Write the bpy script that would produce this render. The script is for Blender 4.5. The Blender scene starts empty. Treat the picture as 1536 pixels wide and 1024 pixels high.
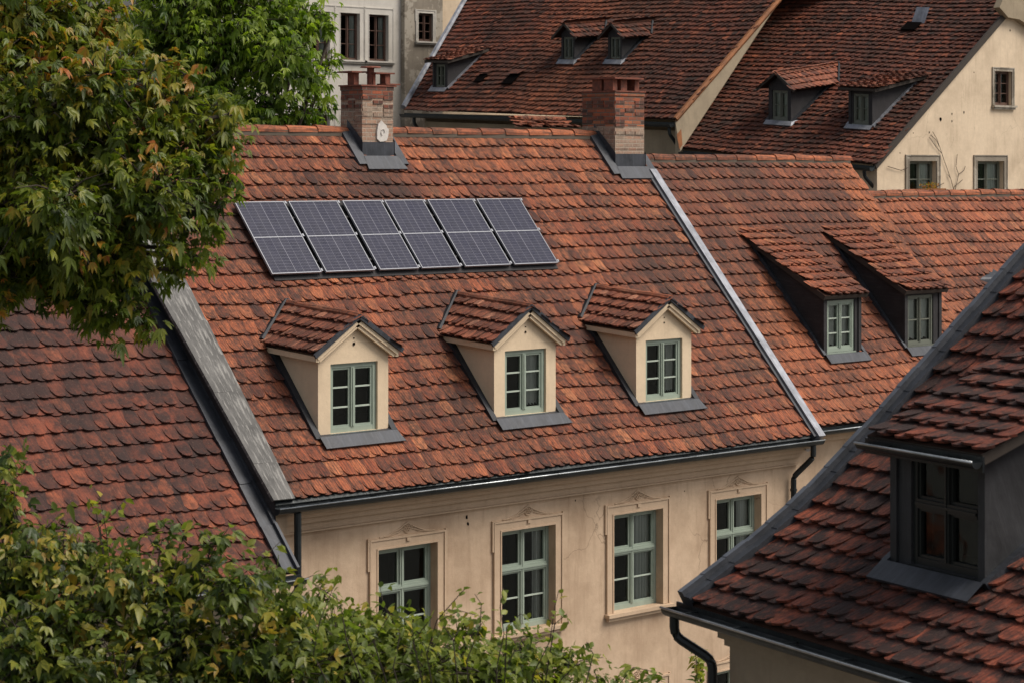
import bpy, math, random
import numpy as np
from math import sin, cos, tan, radians, pi, atan2, sqrt
random.seed(7); rng = np.random.default_rng(7)
S = bpy.context.scene
COL = S.collection
# ------------------------------------------------------------------ camera model (photo pixels are 1536 x 1024)
FPX = 3573.0; HOR = 251.0; CZ = 13.5
TH = atan2(3482, 3573)
FW = np.array([sin(TH), cos(TH), 0.0]); RT = np.array([cos(TH), -sin(TH), 0.0]); ZZ = np.array([0, 0, 1.0])
CAM = np.array([0, 0, CZ])
UU = np.array([1.0, 0, 0]); VV = np.array([0, 1.0, 0])
def V3(*a): return np.array(a, float)
def ray(px, py): return FW + RT * ((px - 768) / FPX) + ZZ * ((HOR - py) / FPX)
def at(px, py, D): return CAM + ray(px, py) * D
def hit(px, py, O, n):
    r = ray(px, py); return CAM + r * (np.dot(O - CAM, n) / np.dot(r, n))
def norm(v): return v / np.linalg.norm(v)

# ------------------------------------------------------------------ objects
LOC = {}
def thing(name, label, cat, loc=(0, 0, 0), group=None):
    o = bpy.data.objects.new(name, None); COL.objects.link(o); o.location = loc
    o.empty_display_size = 0.3
    o['label'] = label; o['category'] = cat
    if group: o['group'] = group
    LOC[o.name] = V3(*loc)
    return o
def tag(o, label=None, cat=None, group=None, kind=None):
    for k, v in (('label', label), ('category', cat), ('group', group), ('kind', kind)):
        if v: o[k] = v
    return o
class MB:
    def __init__(s): s.v = []; s.f = []; s.m = []; s.uv = []; s.c = []; s.n = 0; s.cc = (0.5, 0.5, 0, 0)
    def add(s, pts, faces, mat=0, uvs=None):
        b = s.n
        s.v.extend([tuple(p) for p in pts]); s.n += len(pts); s.c.extend([s.cc] * len(pts))
        for i, f in enumerate(faces):
            s.f.append([b + k for k in f]); s.m.append(mat)
            if uvs: s.uv.append([uvs[k] for k in f])
            else:
                p = [V3(*pts[k]) for k in f]; e = p[1] - p[0]; l = np.linalg.norm(e)
                e = e / l if l > 1e-9 else UU
                q = p[-1] - p[0]; q = q - e * np.dot(q, e); l = np.linalg.norm(q); q = q / l if l > 1e-9 else ZZ
                s.uv.append([(float(np.dot(t - p[0], e)), float(np.dot(t - p[0], q))) for t in p])
    def quad(s, a, b, c, d, mat=0): s.add([a, b, c, d], [(0, 1, 2, 3)], mat)
    def poly(s, pts, mat=0): s.add(pts, [tuple(range(len(pts)))], mat)
    def box(s, O, X, Y, Z, x, y, z, mat=0):
        p = [O + X * x[i] + Y * y[j] + Z * z[k] for k in (0, 1) for j in (0, 1) for i in (0, 1)]
        s.add(p, [(0, 1, 5, 4), (1, 3, 7, 5), (3, 2, 6, 7), (2, 0, 4, 6), (4, 5, 7, 6), (2, 3, 1, 0)], mat)
    def tube(s, pts, r, n=6, mat=0, caps=True):
        pts = [V3(*p) for p in pts]; rs = r if hasattr(r, '__len__') else [r] * len(pts)
        out = []
        for i, p in enumerate(pts):
            d = norm(pts[min(i + 1, len(pts) - 1)] - pts[max(i - 1, 0)])
            h = ZZ if abs(d[2]) < .9 else UU
            a = norm(np.cross(d, h)); b = np.cross(d, a)
            out += [p + (a * cos(2 * pi * k / n) + b * sin(2 * pi * k / n)) * rs[i] for k in range(n)]
        fs = [(i * n + k, i * n + (k + 1) % n, (i + 1) * n + (k + 1) % n, (i + 1) * n + k) for i in range(len(pts) - 1) for k in range(n)]
        if caps: fs += [tuple(range(n))[::-1], tuple((len(pts) - 1) * n + k for k in range(n))]
        s.add(out, fs, mat)
    def sweep(s, prof, O, X, A, B, L, mat=0, n=1):   # open profile [(a,b)] swept along X from O
        pr = [O + A * p[0] + B * p[1] for p in prof]; m = len(pr)
        pts = pr + [p + X * L for p in pr]
        s.add(pts, [(i, i + 1, m + i + 1, m + i) for i in range(m - 1)], mat)
    def build(s, name, mats, parent=None, smooth=False):
        me = bpy.data.meshes.new(name)
        off = V3(0, 0, 0)
        if parent is not None:
            q = parent
            while q is not None:
                off = off + V3(*q.location); q = q.parent
        me.from_pydata([tuple(V3(*p) - off) for p in s.v], [], s.f)
        for m in (mats if isinstance(mats, (list, tuple)) else [mats]): me.materials.append(m)
        me.polygons.foreach_set('material_index', s.m)
        uv = me.uv_layers.new(name='UVMap')
        uv.data.foreach_set('uv', [c for f in s.uv for t in f for c in t])
        ca = me.color_attributes.new('tc', 'FLOAT_COLOR', 'POINT')
        ca.data.foreach_set('color', [c for t in s.c for c in t])
        if smooth: me.polygons.foreach_set('use_smooth', [True] * len(me.polygons))
        me.update()
        o = bpy.data.objects.new(name, me); COL.objects.link(o)
        if parent is not None: o.parent = parent
        return o

# ------------------------------------------------------------------ materials
def newmat(name):
    m = bpy.data.materials.new(name); m.use_nodes = True
    nt = m.node_tree; nt.nodes.clear()
    out = nt.nodes.new('ShaderNodeOutputMaterial'); b = nt.nodes.new('ShaderNodeBsdfPrincipled')
    nt.links.new(b.outputs[0], out.inputs[0])
    return m, nt, b, out
class N:
    def __init__(s, nt): s.nt = nt
    def node(s, t, **kw):
        n = s.nt.nodes.new(t)
        for k, v in kw.items(): setattr(n, k, v)
        return n
    def put(s, i, v):
        if isinstance(v, bpy.types.NodeSocket): s.nt.links.new(v, i)
        elif v is not None:
            if hasattr(i.default_value, '__len__') and not hasattr(v, '__len__'): v = (v,) * len(i.default_value)
            if hasattr(i.default_value, '__len__') and len(i.default_value) == 4 and len(v) == 3: v = (*v, 1)
            i.default_value = v
    def math(s, op, a, b=None, c=None, clamp=False):
        n = s.node('ShaderNodeMath', operation=op); n.use_clamp = clamp
        s.put(n.inputs[0], a)
        if b is not None: s.put(n.inputs[1], b)
        if c is not None: s.put(n.inputs[2], c)
        return n.outputs[0]
    def mix(s, f, a, b, t='MIX'):
        n = s.node('ShaderNodeMix', data_type='RGBA', blend_type=t)
        s.put(n.inputs[0], f); s.put(n.inputs[6], a); s.put(n.inputs[7], b); return n.outputs[2]
    def ramp(s, f, stops, interp='LINEAR'):
        n = s.node('ShaderNodeValToRGB'); cr = n.color_ramp; cr.interpolation = interp
        while len(cr.elements) < len(stops): cr.elements.new(0.5)
        for e, (p, c) in zip(cr.elements, stops):
            e.position = p; e.color = (*c, 1) if hasattr(c, '__len__') else (c, c, c, 1)
        s.put(n.inputs[0], f); return n.outputs[0]
    def noise(s, vec, scale, detail=4, rough=.6, dist=0):
        n = s.node('ShaderNodeTexNoise'); s.put(n.inputs['Vector'], vec)
        n.inputs['Scale'].default_value = scale; n.inputs['Detail'].default_value = detail
        n.inputs['Roughness'].default_value = rough; n.inputs['Distortion'].default_value = dist
        return n.outputs[0]
    def mapping(s, vec, sc):
        n = s.node('ShaderNodeMapping'); s.put(n.inputs[0], vec); n.inputs['Scale'].default_value = sc; return n.outputs[0]
    def pos(s): return s.node('ShaderNodeNewGeometry').outputs['Position']
    def uv(s): return s.node('ShaderNodeUVMap').outputs[0]
    def bump(s, h, strength, dist=.02, nrm=None):
        n = s.node('ShaderNodeBump'); n.inputs['Strength'].default_value = strength; n.inputs['Distance'].default_value = dist
        s.put(n.inputs['Height'], h)
        if nrm is not None: s.put(n.inputs['Normal'], nrm)
        return n.outputs[0]

def tile_mat(name, pal, dirt=(.03, .022, .02), dirt_amt=.5, groove=.5, speck=.4, big=.35, ds=1.0, orange=(.50, .17, .07), gs=9, cover=0.0, streaks=1.0):
    m, nt, b, out = newmat(name); n = N(nt)
    at_ = n.node('ShaderNodeAttribute', attribute_name='tc'); sep = n.node('ShaderNodeSeparateColor'); nt.links.new(at_.outputs['Color'], sep.inputs[0])
    r1, r2, zn = sep.outputs[0], sep.outputs[1], sep.outputs[2]
    P = n.pos(); uv = n.uv()
    col = n.ramp(r1, [(i / (len(pal) - 1), c) for i, c in enumerate(pal)])
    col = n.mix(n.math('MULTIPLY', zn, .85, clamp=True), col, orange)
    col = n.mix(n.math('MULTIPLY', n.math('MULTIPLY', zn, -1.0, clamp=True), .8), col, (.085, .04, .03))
    # broad weathering
    bign = n.noise(P, .55 * ds, 4, .6)
    col = n.mix(n.math('MULTIPLY', n.ramp(bign, [(.42, 0), (.66, 1)]), big), col, n.mix(.5, col, dirt), 'MIX')
    # hue patches within tiles
    pn = n.noise(P, 5, 4, .65)
    col = n.mix(n.ramp(pn, [(.35, 0), (.75, .6)]), col, n.mix(1.0, col, (1.32, 1.12, .95), 'MULTIPLY'))
    # black growth, mottled and drawn out along the slope
    gn = n.noise(P, gs, 6, .72)
    gsum = n.math('ADD', n.math('MULTIPLY', gn, .95), n.math('MULTIPLY', r2, .16))
    gsum = n.math('ADD', gsum, n.math('MULTIPLY', bign, .42))
    gm = n.ramp(gsum, [(.70 - cover, 0), (.94 - cover, 1)])
    col = n.mix(n.math('MULTIPLY', gm, dirt_amt), col, dirt)
    # fine speckle
    sn = n.noise(P, 60, 3, .8)
    col = n.mix(n.math('MULTIPLY', n.ramp(sn, [(.46, 0), (.60, 1)]), speck), col, n.mix(.75, col, dirt))
    sl = n.noise(P, 30, 3, .6)
    col = n.mix(n.math('MULTIPLY', n.ramp(sl, [(.60, 0), (.70, 1)]), .18), col, (.40, .27, .19))
    # finger grooves and run-off streaks along each tile
    sx = n.node('ShaderNodeSeparateXYZ'); nt.links.new(uv, sx.inputs[0])
    wob = n.noise(P, 4, 2)
    g = n.math('SINE', n.math('MULTIPLY', n.math('ADD', sx.outputs[0], n.math('MULTIPLY', wob, .12)), 2 * pi * 4))
    g = n.math('MULTIPLY_ADD', g, .5, .5)
    ov = n.node('ShaderNodeCombineXYZ'); n.put(ov.inputs[0], n.math('MULTIPLY', n.math('ADD', sx.outputs[0], n.math('MULTIPLY', r1, 37)), 9)); n.put(ov.inputs[1], n.math('MULTIPLY', n.math('ADD', sx.outputs[1], n.math('MULTIPLY', r2, 19)), .9))
    streak = n.noise(ov.outputs[0], 1.0, 3, .65)
    col = n.mix(n.math('MULTIPLY', n.ramp(streak, [(.42, 0), (.62, 1)]), .62 * streaks), col, dirt)
    col = n.mix(n.math('MULTIPLY', n.ramp(streak, [(.28, 1), (.42, 0)]), .4 * streaks), col, n.mix(1.0, col, (1.5, 1.4, 1.3), 'MULTIPLY'))
    col = n.mix(n.math('MULTIPLY', n.math('MULTIPLY', n.math('SUBTRACT', 1, g), groove), .5), col, n.mix(.7, col, dirt))
    nt.links.new(col, b.inputs['Base Color'])
    b.inputs['Roughness'].default_value = .82; b.inputs['Specular IOR Level'].default_value = .25
    h = n.math('ADD', n.math('MULTIPLY', g, groove), n.math('ADD', n.math('MULTIPLY', gn, 1.0), n.math('MULTIPLY', sn, .5)))
    nt.links.new(n.bump(h, .55, .012), b.inputs['Normal'])
    return m
M = {}
M['tile_main'] = tile_mat('tile_main', [(.20, .052, .028), (.36, .10, .046), (.47, .155, .07), (.27, .076, .04), (.58, .22, .10)], dirt_amt=.78, groove=.8, big=.65, cover=.06)
M['tile_near'] = tile_mat('tile_near', [(.25, .068, .035), (.38, .112, .052), (.48, .16, .075), (.31, .09, .046), (.55, .21, .10)], dirt_amt=.72, groove=.8, big=.6, cover=.04)
M['tile_left'] = tile_mat('tile_left', [(.085, .033, .025), (.19, .052, .031), (.28, .078, .042), (.13, .042, .03), (.36, .11, .055)], dirt=(.03, .02, .019), dirt_amt=.88, groove=.2, big=.8, ds=.9, gs=4, cover=.09, streaks=.55)
M['tile_front'] = tile_mat('tile_front', [(.15, .04, .025), (.24, .06, .034), (.32, .085, .044), (.20, .052, .032), (.38, .115, .06)], dirt=(.024, .016, .015), dirt_amt=.95, groove=.6, big=.7, ds=1.6, gs=6, cover=.10, streaks=.8)
M['tile_far'] = tile_mat('tile_far', [(.05, .022, .016), (.14, .04, .024), (.24, .065, .033), (.10, .032, .022), (.38, .115, .055)], dirt=(.022, .015, .012), dirt_amt=.72, groove=.3, big=.85, ds=.5, gs=5, cover=.05)
M['tile_dorm'] = tile_mat('tile_dorm', [(.22, .07, .042), (.34, .105, .058), (.44, .155, .085), (.28, .088, .05), (.54, .24, .15)], dirt_amt=.7, groove=.8, big=.4, cover=.03)

def simple(name, col, rough=.7, metal=0, spec=.4, nscale=3, namt=.25, ncol=None, bump=.1, bs=40, fine=.0):
    m, nt, b, out = newmat(name); n = N(nt); P = n.pos()
    a = n.noise(P, nscale, 6, .65)
    c = n.mix(n.math('MULTIPLY', n.ramp(a, [(.35, 0), (.7, 1)]), namt), col, ncol or tuple(x * .45 for x in col))
    nt.links.new(c, b.inputs['Base Color'])
    b.inputs['Roughness'].default_value = rough; b.inputs['Metallic'].default_value = metal; b.inputs['Specular IOR Level'].default_value = spec
    if bump: nt.links.new(n.bump(n.noise(P, bs, 4, .6), bump, .01), b.inputs['Normal'])
    return m
def plaster(name, col, stain=(.23, .16, .10), amt=.45, rough=.9, crack=.35, peel=None):
    m, nt, b, out = newmat(name); n = N(nt); P = n.pos()
    a = n.noise(P, .7, 6, .62); c = n.mix(n.math('MULTIPLY', n.ramp(a, [(.4, 0), (.75, 1)]), amt), col, stain)
    st = n.noise(n.mapping(P, (3, 3, .25)), 1.6, 5, .7)
    c = n.mix(n.math('MULTIPLY', n.ramp(st, [(.52, 0), (.78, 1)]), amt * .7), c, stain)
    f = n.noise(P, 14, 5, .7); c = n.mix(n.math('MULTIPLY', n.ramp(f, [(.45, 0), (.75, 1)]), .22), c, tuple(x * .62 for x in col))
    lt = n.noise(P, 2.3, 4, .6); c = n.mix(n.math('MULTIPLY', n.ramp(lt, [(.5, 0), (.75, 1)]), .25), c, tuple(min(1, x * 1.25) for x in col))
    vo = n.node('ShaderNodeTexVoronoi', feature='DISTANCE_TO_EDGE'); nt.links.new(n.node('ShaderNodeVectorMath', operation='ADD').outputs[0], vo.inputs['Vector'])
    vm = vo.inputs['Vector'].links[0].from_node; nt.links.new(P, vm.inputs[0])
    dn = n.node('ShaderNodeTexNoise'); nt.links.new(P, dn.inputs['Vector']); dn.inputs['Scale'].default_value = 1.2; dn.inputs['Detail'].default_value = 6
    nt.links.new(dn.outputs[1], vm.inputs[1]); vo.inputs['Scale'].default_value = .55
    cr = n.ramp(vo.outputs[0], [(0, 1), (.006, 0)]); msk = n.ramp(n.noise(P, .5, 2), [(.52, 0), (.6, 1)])
    c = n.mix(n.math('MULTIPLY', n.math('MULTIPLY', cr, msk), crack), c, tuple(x * .4 for x in stain))
    if peel:
        pm = n.ramp(n.noise(P, .9, 7, .7), [(.5, 0), (.53, 1)]); c = n.mix(n.math('MULTIPLY', pm, .8), c, peel)
    nt.links.new(c, b.inputs['Base Color']); b.inputs['Roughness'].default_value = rough; b.inputs['Specular IOR Level'].default_value = .2
    hh = n.math('ADD', n.noise(P, 3, 4), n.math('MULTIPLY', n.noise(P, 45, 3), .25))
    nt.links.new(n.bump(hh, .35, .03), b.inputs['Normal'])
    return m
M['wall'] = plaster('cream_plaster', (.57, .425, .30), stain=(.24, .15, .09), amt=.7, crack=.55)
M['trim'] = plaster('trim_plaster', (.54, .40, .28), amt=.35, crack=.1)
M['dormer_wall'] = plaster('dormer_plaster', (.68, .54, .38), amt=.22, crack=.1)
M['wall_gable'] = plaster('pale_gable_plaster', (.66, .53, .385), amt=.45)
M['wall_white'] = plaster('whitewashed_plaster', (.55, .52, .47), stain=(.30, .27, .23), amt=.4)
M['wall_grey'] = plaster('weathered_stucco', (.26, .225, .18), stain=(.12, .10, .08), amt=.6, peel=(.40, .36, .30))
M['wall_dim'] = plaster('old_plaster', (.33, .27, .19), stain=(.14, .11, .08), amt=.6)
M['wall_front'] = plaster('ochre_plaster', (.36, .29, .21), stain=(.16, .13, .10), amt=.6)
def metal(name, col, rough=.42, met=.35, seam=.5, light=None):
    m, nt, b, out = newmat(name); n = N(nt); P = n.pos()
    a = n.noise(P, 2.2, 6, .65); c = n.mix(n.ramp(a, [(.35, 0), (.7, 1)]), tuple(x * .62 for x in col), tuple(x * 1.3 for x in col))
    s_ = n.noise(n.mapping(n.uv(), (7, .8, 1)), 2, 5, .7)
    c = n.mix(n.math('MULTIPLY', n.ramp(s_, [(.5, 0), (.68, 1)]), seam), c, light or tuple(min(1, x * 2.3) for x in col))
    nt.links.new(c, b.inputs['Base Color']); b.inputs['Metallic'].default_value = met
    rr = n.math('MULTIPLY_ADD', a, .3, rough - .12); nt.links.new(rr, b.inputs['Roughness'])
    nt.links.new(n.bump(n.math('ADD', n.noise(P, 2.5, 3), n.math('MULTIPLY', s_, .3)), .5, .03), b.inputs['Normal'])
    return m
M['lead'] = metal('lead_sheet', (.042, .046, .056), .5, .25, .4)
M['lead_dark'] = metal('dark_lead', (.016, .018, .023), .6, .1, .3)
M['zinc'] = metal('zinc_strip', (.24, .25, .28), .45, .5, .3)
M['coping'] = metal('weathered_coping', (.105, .102, .098), .8, .0, .95, (.36, .35, .33))
M['cap'] = metal('verge_cap', (.10, .11, .13), .45, .3, .5, (.2, .21, .23))
M['gutter'] = metal('dark_gutter', (.022, .027, .03), .35, .4, .25, (.05, .075, .055))
M['bead'] = metal('highlight_bead', (.42, .45, .47), .3, .7, .2)  # gutter rim bead, coloured pale to paint its bright highlight line
M['slate'] = metal('slate_cladding', (.024, .022, .024), .75, .1, .35, (.06, .058, .06))
M['slate_front'] = metal('dark_sheet_cladding', (.030, .031, .034), .65, .15, .35, (.07, .07, .075))
M['rust'] = simple('rusty_sheet', (.30, .115, .04), .75, .1, nscale=2.5, namt=.7, ncol=(.07, .035, .02))
M['green'] = simple('sage_paint', (.29, .345, .285), .55, nscale=5, namt=.25, bump=.05)
M['bar'] = simple('pale_green_paint', (.42, .48, .41), .5, nscale=6, namt=.15, bump=.05)
M['brownp'] = simple('brown_window_paint', (.10, .055, .04), .6)
M['blackp'] = simple('black_window_paint', (.018, .02, .019), .4, namt=.1)
M['greyp'] = simple('grey_window_paint', (.14, .15, .12), .6)
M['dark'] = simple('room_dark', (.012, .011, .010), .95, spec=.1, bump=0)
M['deck'] = simple('roof_deck', (.055, .028, .02), .95, spec=.1)
M['wood'] = simple('dark_timber', (.045, .035, .028), .8)
M['mortar'] = simple('ridge_mortar', (.11, .09, .07), .95, bump=.4)
M['curtain'] = simple('net_curtain', (.62, .62, .58), .9, namt=.2, bump=0)
M['patch'] = simple('white_render_patch', (.62, .58, .54), .9, nscale=8, namt=.3, bump=.4)
M['alu'] = simple('panel_frame_alu', (.27, .28, .31), .45, .3, bump=0, namt=.05)
M['black'] = simple('black_metal', (.014, .015, .018), .5, .2, bump=0)
M['twig'] = simple('dry_twig', (.05, .032, .024), .9)
M['opening_shade'] = simple('hole_shade', (.006, .005, .005), 1.0, spec=.0, bump=0)  # near-black colour standing in for the shade inside openings
M['ceramic'] = simple('flue_clay', (.24, .075, .045), .85, nscale=9, namt=.85, ncol=(.05, .03, .025), bump=.5)
def glassmat(name, tint=(.80, .84, .82), a=1.0):
    m, nt, b, out = newmat(name); nt.nodes.remove(b); n = N(nt)
    t = n.node('ShaderNodeBsdfTransparent'); t.inputs[0].default_value = (*tint, 1)
    g = n.node('ShaderNodeBsdfGlossy'); g.inputs['Roughness'].default_value = .04; g.inputs['Color'].default_value = (.6, .66, .64, 1)
    nt.links.new(n.bump(n.noise(n.pos(), 1.6, 2), .12, .05), g.inputs['Normal'])
    fr = n.node('ShaderNodeFresnel'); fr.inputs[0].default_value = 1.6
    mx = n.node('ShaderNodeMixShader'); nt.links.new(fr.outputs[0], mx.inputs[0])
    nt.links.new(t.outputs[0], mx.inputs[1]); nt.links.new(g.outputs[0], mx.inputs[2]); nt.links.new(mx.outputs[0], out.inputs[0])
    return m
M['glass'] = glassmat('window_glass')
def brickmat():
    m, nt, b, out = newmat('chimney_brick'); n = N(nt); P = n.pos()
    br = n.node('ShaderNodeTexBrick'); nt.links.new(n.uv(), br.inputs['Vector'])
    br.inputs['Scale'].default_value = 1; br.inputs['Brick Width'].default_value = .27; br.inputs['Row Height'].default_value = .085
    br.inputs['Mortar Size'].default_value = .011; br.inputs['Mortar Smooth'].default_value = .3; br.inputs['Bias'].default_value = 0
    br.inputs['Color1'].default_value = (0, 0, 0, 1); br.inputs['Color2'].default_value = (1, 1, 1, 1); br.inputs['Mortar'].default_value = (.5, .5, .5, 1)
    bc = n.ramp(br.outputs['Color'], [(0, (.06, .035, .028)), (.3, (.20, .06, .035)), (.55, (.42, .105, .04)), (.8, (.12, .055, .04)), (1, (.48, .15, .06))])
    wear = n.ramp(n.noise(P, 3, 5), [(.42, 0), (.62, 1)])
    bc = n.mix(n.math('MULTIPLY', wear, .45), bc, (.10, .07, .055))
    at_ = n.node('ShaderNodeAttribute', attribute_name='tc'); sp = n.node('ShaderNodeSeparateColor'); nt.links.new(at_.outputs['Color'], sp.inputs[0])
    low = n.math('MULTIPLY', sp.outputs[2], n.ramp(n.noise(P, 5, 5), [(.25, .35), (.6, 1)]))
    bc = n.mix(n.math('MULTIPLY', low, .8), bc, (.36, .28, .21))
    c = n.mix(br.outputs['Fac'], bc, n.mix(sp.outputs[2], (.15, .12, .095), (.38, .31, .245)))
    c = n.mix(n.math('MULTIPLY', n.ramp(n.noise(P, 22, 4), [(.5, 0), (.7, 1)]), .35), c, (.05, .04, .035))
    nt.links.new(c, b.inputs['Base Color']); b.inputs['Roughness'].default_value = .9
    h = n.math('ADD', n.math('MULTIPLY', n.math('SUBTRACT', 1, br.outputs['Fac']), .8), n.math('MULTIPLY', n.noise(P, 25, 4), .5))
    nt.links.new(n.bump(h, .8, .02), b.inputs['Normal']); return m
M['brick'] = brickmat()
def cellmat():
    m, nt, b, out = newmat('solar_cells'); n = N(nt); uv = n.uv()
    sx = n.node('ShaderNodeSeparateXYZ'); nt.links.new(uv, sx.inputs[0]); u, v = sx.outputs[0], sx.outputs[1]
    def lines(x, k, w):
        f = n.math('FRACT', n.math('MULTIPLY', x, k)); return n.math('GREATER_THAN', n.math('ABSOLUTE', n.math('SUBTRACT', f, .5)), .5 - w)
    c = n.mix(n.noise(n.mapping(uv, (6, 12, 1)), 1, 0), (.008, .009, .024), (.018, .019, .042))
    c = n.mix(n.math('MULTIPLY', lines(u, 30, .16), .22), c, (.14, .14, .18))
    c = n.mix(n.math('MULTIPLY', lines(v, 24, .08), .35), c, (.16, .16, .20))
    c = n.mix(n.math('MULTIPLY', lines(u, 6, .035), .35), c, (.2, .2, .24))
    c = n.mix(n.math('MULTIPLY', lines(n.math('ADD', u, .25), 2, .008), 0.0), c, (.5, .5, .5))
    c = n.mix(n.math('MULTIPLY', n.math('LESS_THAN', n.math('ABSOLUTE', n.math('SUBTRACT', u, .5)), .004), .6), c, (.3, .3, .35))
    nt.links.new(c, b.inputs['Base Color']); b.inputs['Roughness'].default_value = .28; b.inputs['Specular IOR Level'].default_value = .22
    b.inputs['Coat Weight'].default_value = .04; b.inputs['Coat Roughness'].default_value = .08
    du = n.noise(n.mapping(uv, (2, 2, 1)), 2, 4); nt.links.new(n.math('MULTIPLY_ADD', du, .3, .15), b.inputs['Roughness'])
    return m
M['cells'] = cellmat()
def leafmat(name, stops, trans=.35, rough=.45):
    m, nt, b, out = newmat(name); n = N(nt)
    at_ = n.node('ShaderNodeAttribute', attribute_name='tc'); sp = n.node('ShaderNodeSeparateColor'); nt.links.new(at_.outputs['Color'], sp.inputs[0])
    c = n.ramp(sp.outputs[0], stops)
    c = n.mix(n.math('MULTIPLY', n.noise(n.pos(), 25, 2), .5), c, n.mix(1, c, (.6, .65, .5), 'MULTIPLY'))
    nt.links.new(c, b.inputs['Base Color']); b.inputs['Roughness'].default_value = rough; b.inputs['Specular IOR Level'].default_value = .45
    t = n.node('ShaderNodeBsdfTranslucent'); nt.links.new(n.mix(1, c, (1.3, 1.5, .7), 'MULTIPLY'), t.inputs[0])
    mx = n.node('ShaderNodeMixShader'); mx.inputs[0].default_value = trans
    nt.links.new(b.outputs[0], mx.inputs[1]); nt.links.new(t.outputs[0], mx.inputs[2]); nt.links.new(mx.outputs[0], out.inputs[0]); return m
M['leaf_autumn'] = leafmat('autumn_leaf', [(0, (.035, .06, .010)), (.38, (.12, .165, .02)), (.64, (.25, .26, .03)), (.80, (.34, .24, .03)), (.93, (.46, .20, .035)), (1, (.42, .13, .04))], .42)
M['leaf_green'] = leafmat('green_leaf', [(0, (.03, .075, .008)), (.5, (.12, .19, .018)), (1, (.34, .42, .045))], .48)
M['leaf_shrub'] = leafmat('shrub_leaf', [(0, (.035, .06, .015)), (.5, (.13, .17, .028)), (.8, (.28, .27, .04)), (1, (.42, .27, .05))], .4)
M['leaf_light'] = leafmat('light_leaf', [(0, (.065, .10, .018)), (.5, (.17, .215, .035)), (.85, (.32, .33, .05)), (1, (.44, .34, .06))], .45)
M['bark'] = simple('bark', (.055, .042, .032), .95, nscale=6, namt=.6, bump=.6, bs=18)
M['ground'] = simple('cobbled_ground', (.14, .13, .115), .95, nscale=.6, namt=.5, bump=.4, bs=5)

# ------------------------------------------------------------------ roof frames
class Roof:
    """e: row direction (right), B: horizontal upslope, prof: [(slope length, pitch in degrees)...]"""
    def __init__(s, O, e, B, prof):
        s.O = V3(*O); s.e = V3(*e); s.B = V3(*B)
        s.seg = []; b = h = z = 0
        for L, p in prof:
            p = radians(p); s.seg.append((b, h, z, p)); b += L; h += L * cos(p); z += L * sin(p)
        s.L = b
    def _s(s, b):
        r = s.seg[0]
        for q in s.seg:
            if b >= q[0] - 1e-9: r = q
        return r
    def basis(s, b):
        p = s._s(b)[3]; sv = s.B * cos(p) + ZZ * sin(p); n = norm(np.cross(s.e, sv)); return sv, n
    def pt(s, a, b, h=0):
        q = s._s(b); sv, n = s.basis(b)
        return s.O + s.e * a + s.B * (q[1]) + ZZ * q[2] + sv * (b - q[0]) + n * h
    def zd(s, d):   # roof height over O at horizontal distance d
        r = s.seg[0]
        for q in s.seg:
            if d >= q[1] - 1e-9: r = q
        return r[2] + (d - r[1]) * tan(r[3])
    def bd(s, d):
        r = s.seg[0]
        for q in s.seg:
            if d >= q[1] - 1e-9: r = q
        return r[0] + (d - r[1]) / cos(r[3])
    def d(s, b):
        q = s._s(b); return q[1] + (b - q[0]) * cos(q[3])
    def W(s, a, d, z): return s.O + s.e * a + s.B * d + ZZ * z
    def px(s, x, y, h=0):   # photo pixel -> (a, b) on the surface
        best = None
        for i, q in enumerate(s.seg):
            sv, n = s.basis(q[0]); P0 = s.O + s.B * q[1] + ZZ * q[2]
            w = hit(x, y, P0 + n * h, n) - P0 - n * h
            G = np.array([[np.dot(s.e, s.e), np.dot(s.e, sv)], [np.dot(s.e, sv), 1]]); r = np.linalg.solve(G, [np.dot(w, s.e), np.dot(w, sv)])
            b = r[1] + q[0]; lo = q[0] if i else -99; hi = s.seg[i + 1][0] if i + 1 < len(s.seg) else 99
            if best is None or lo <= b < hi: best = (float(r[0]), float(b))
        return best
    def above(s, P):     # height of world point over this roof (vertical)
        w = P - s.O; d = float(np.dot(w[:2], s.B[:2])); a = float(np.dot(w[:2], s.e[:2]) / np.dot(s.e[:2], s.e[:2]))
        return w[2] - a * s.e[2] - s.zd(d)
def inpoly(x, y, P):
    c = False; j = len(P) - 1
    for i in range(len(P)):
        if (P[i][1] > y) != (P[j][1] > y) and x < (P[j][0] - P[i][0]) * (y - P[i][1]) / (P[j][1] - P[i][1]) + P[i][0]: c = not c
        j = i
    return c
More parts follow.
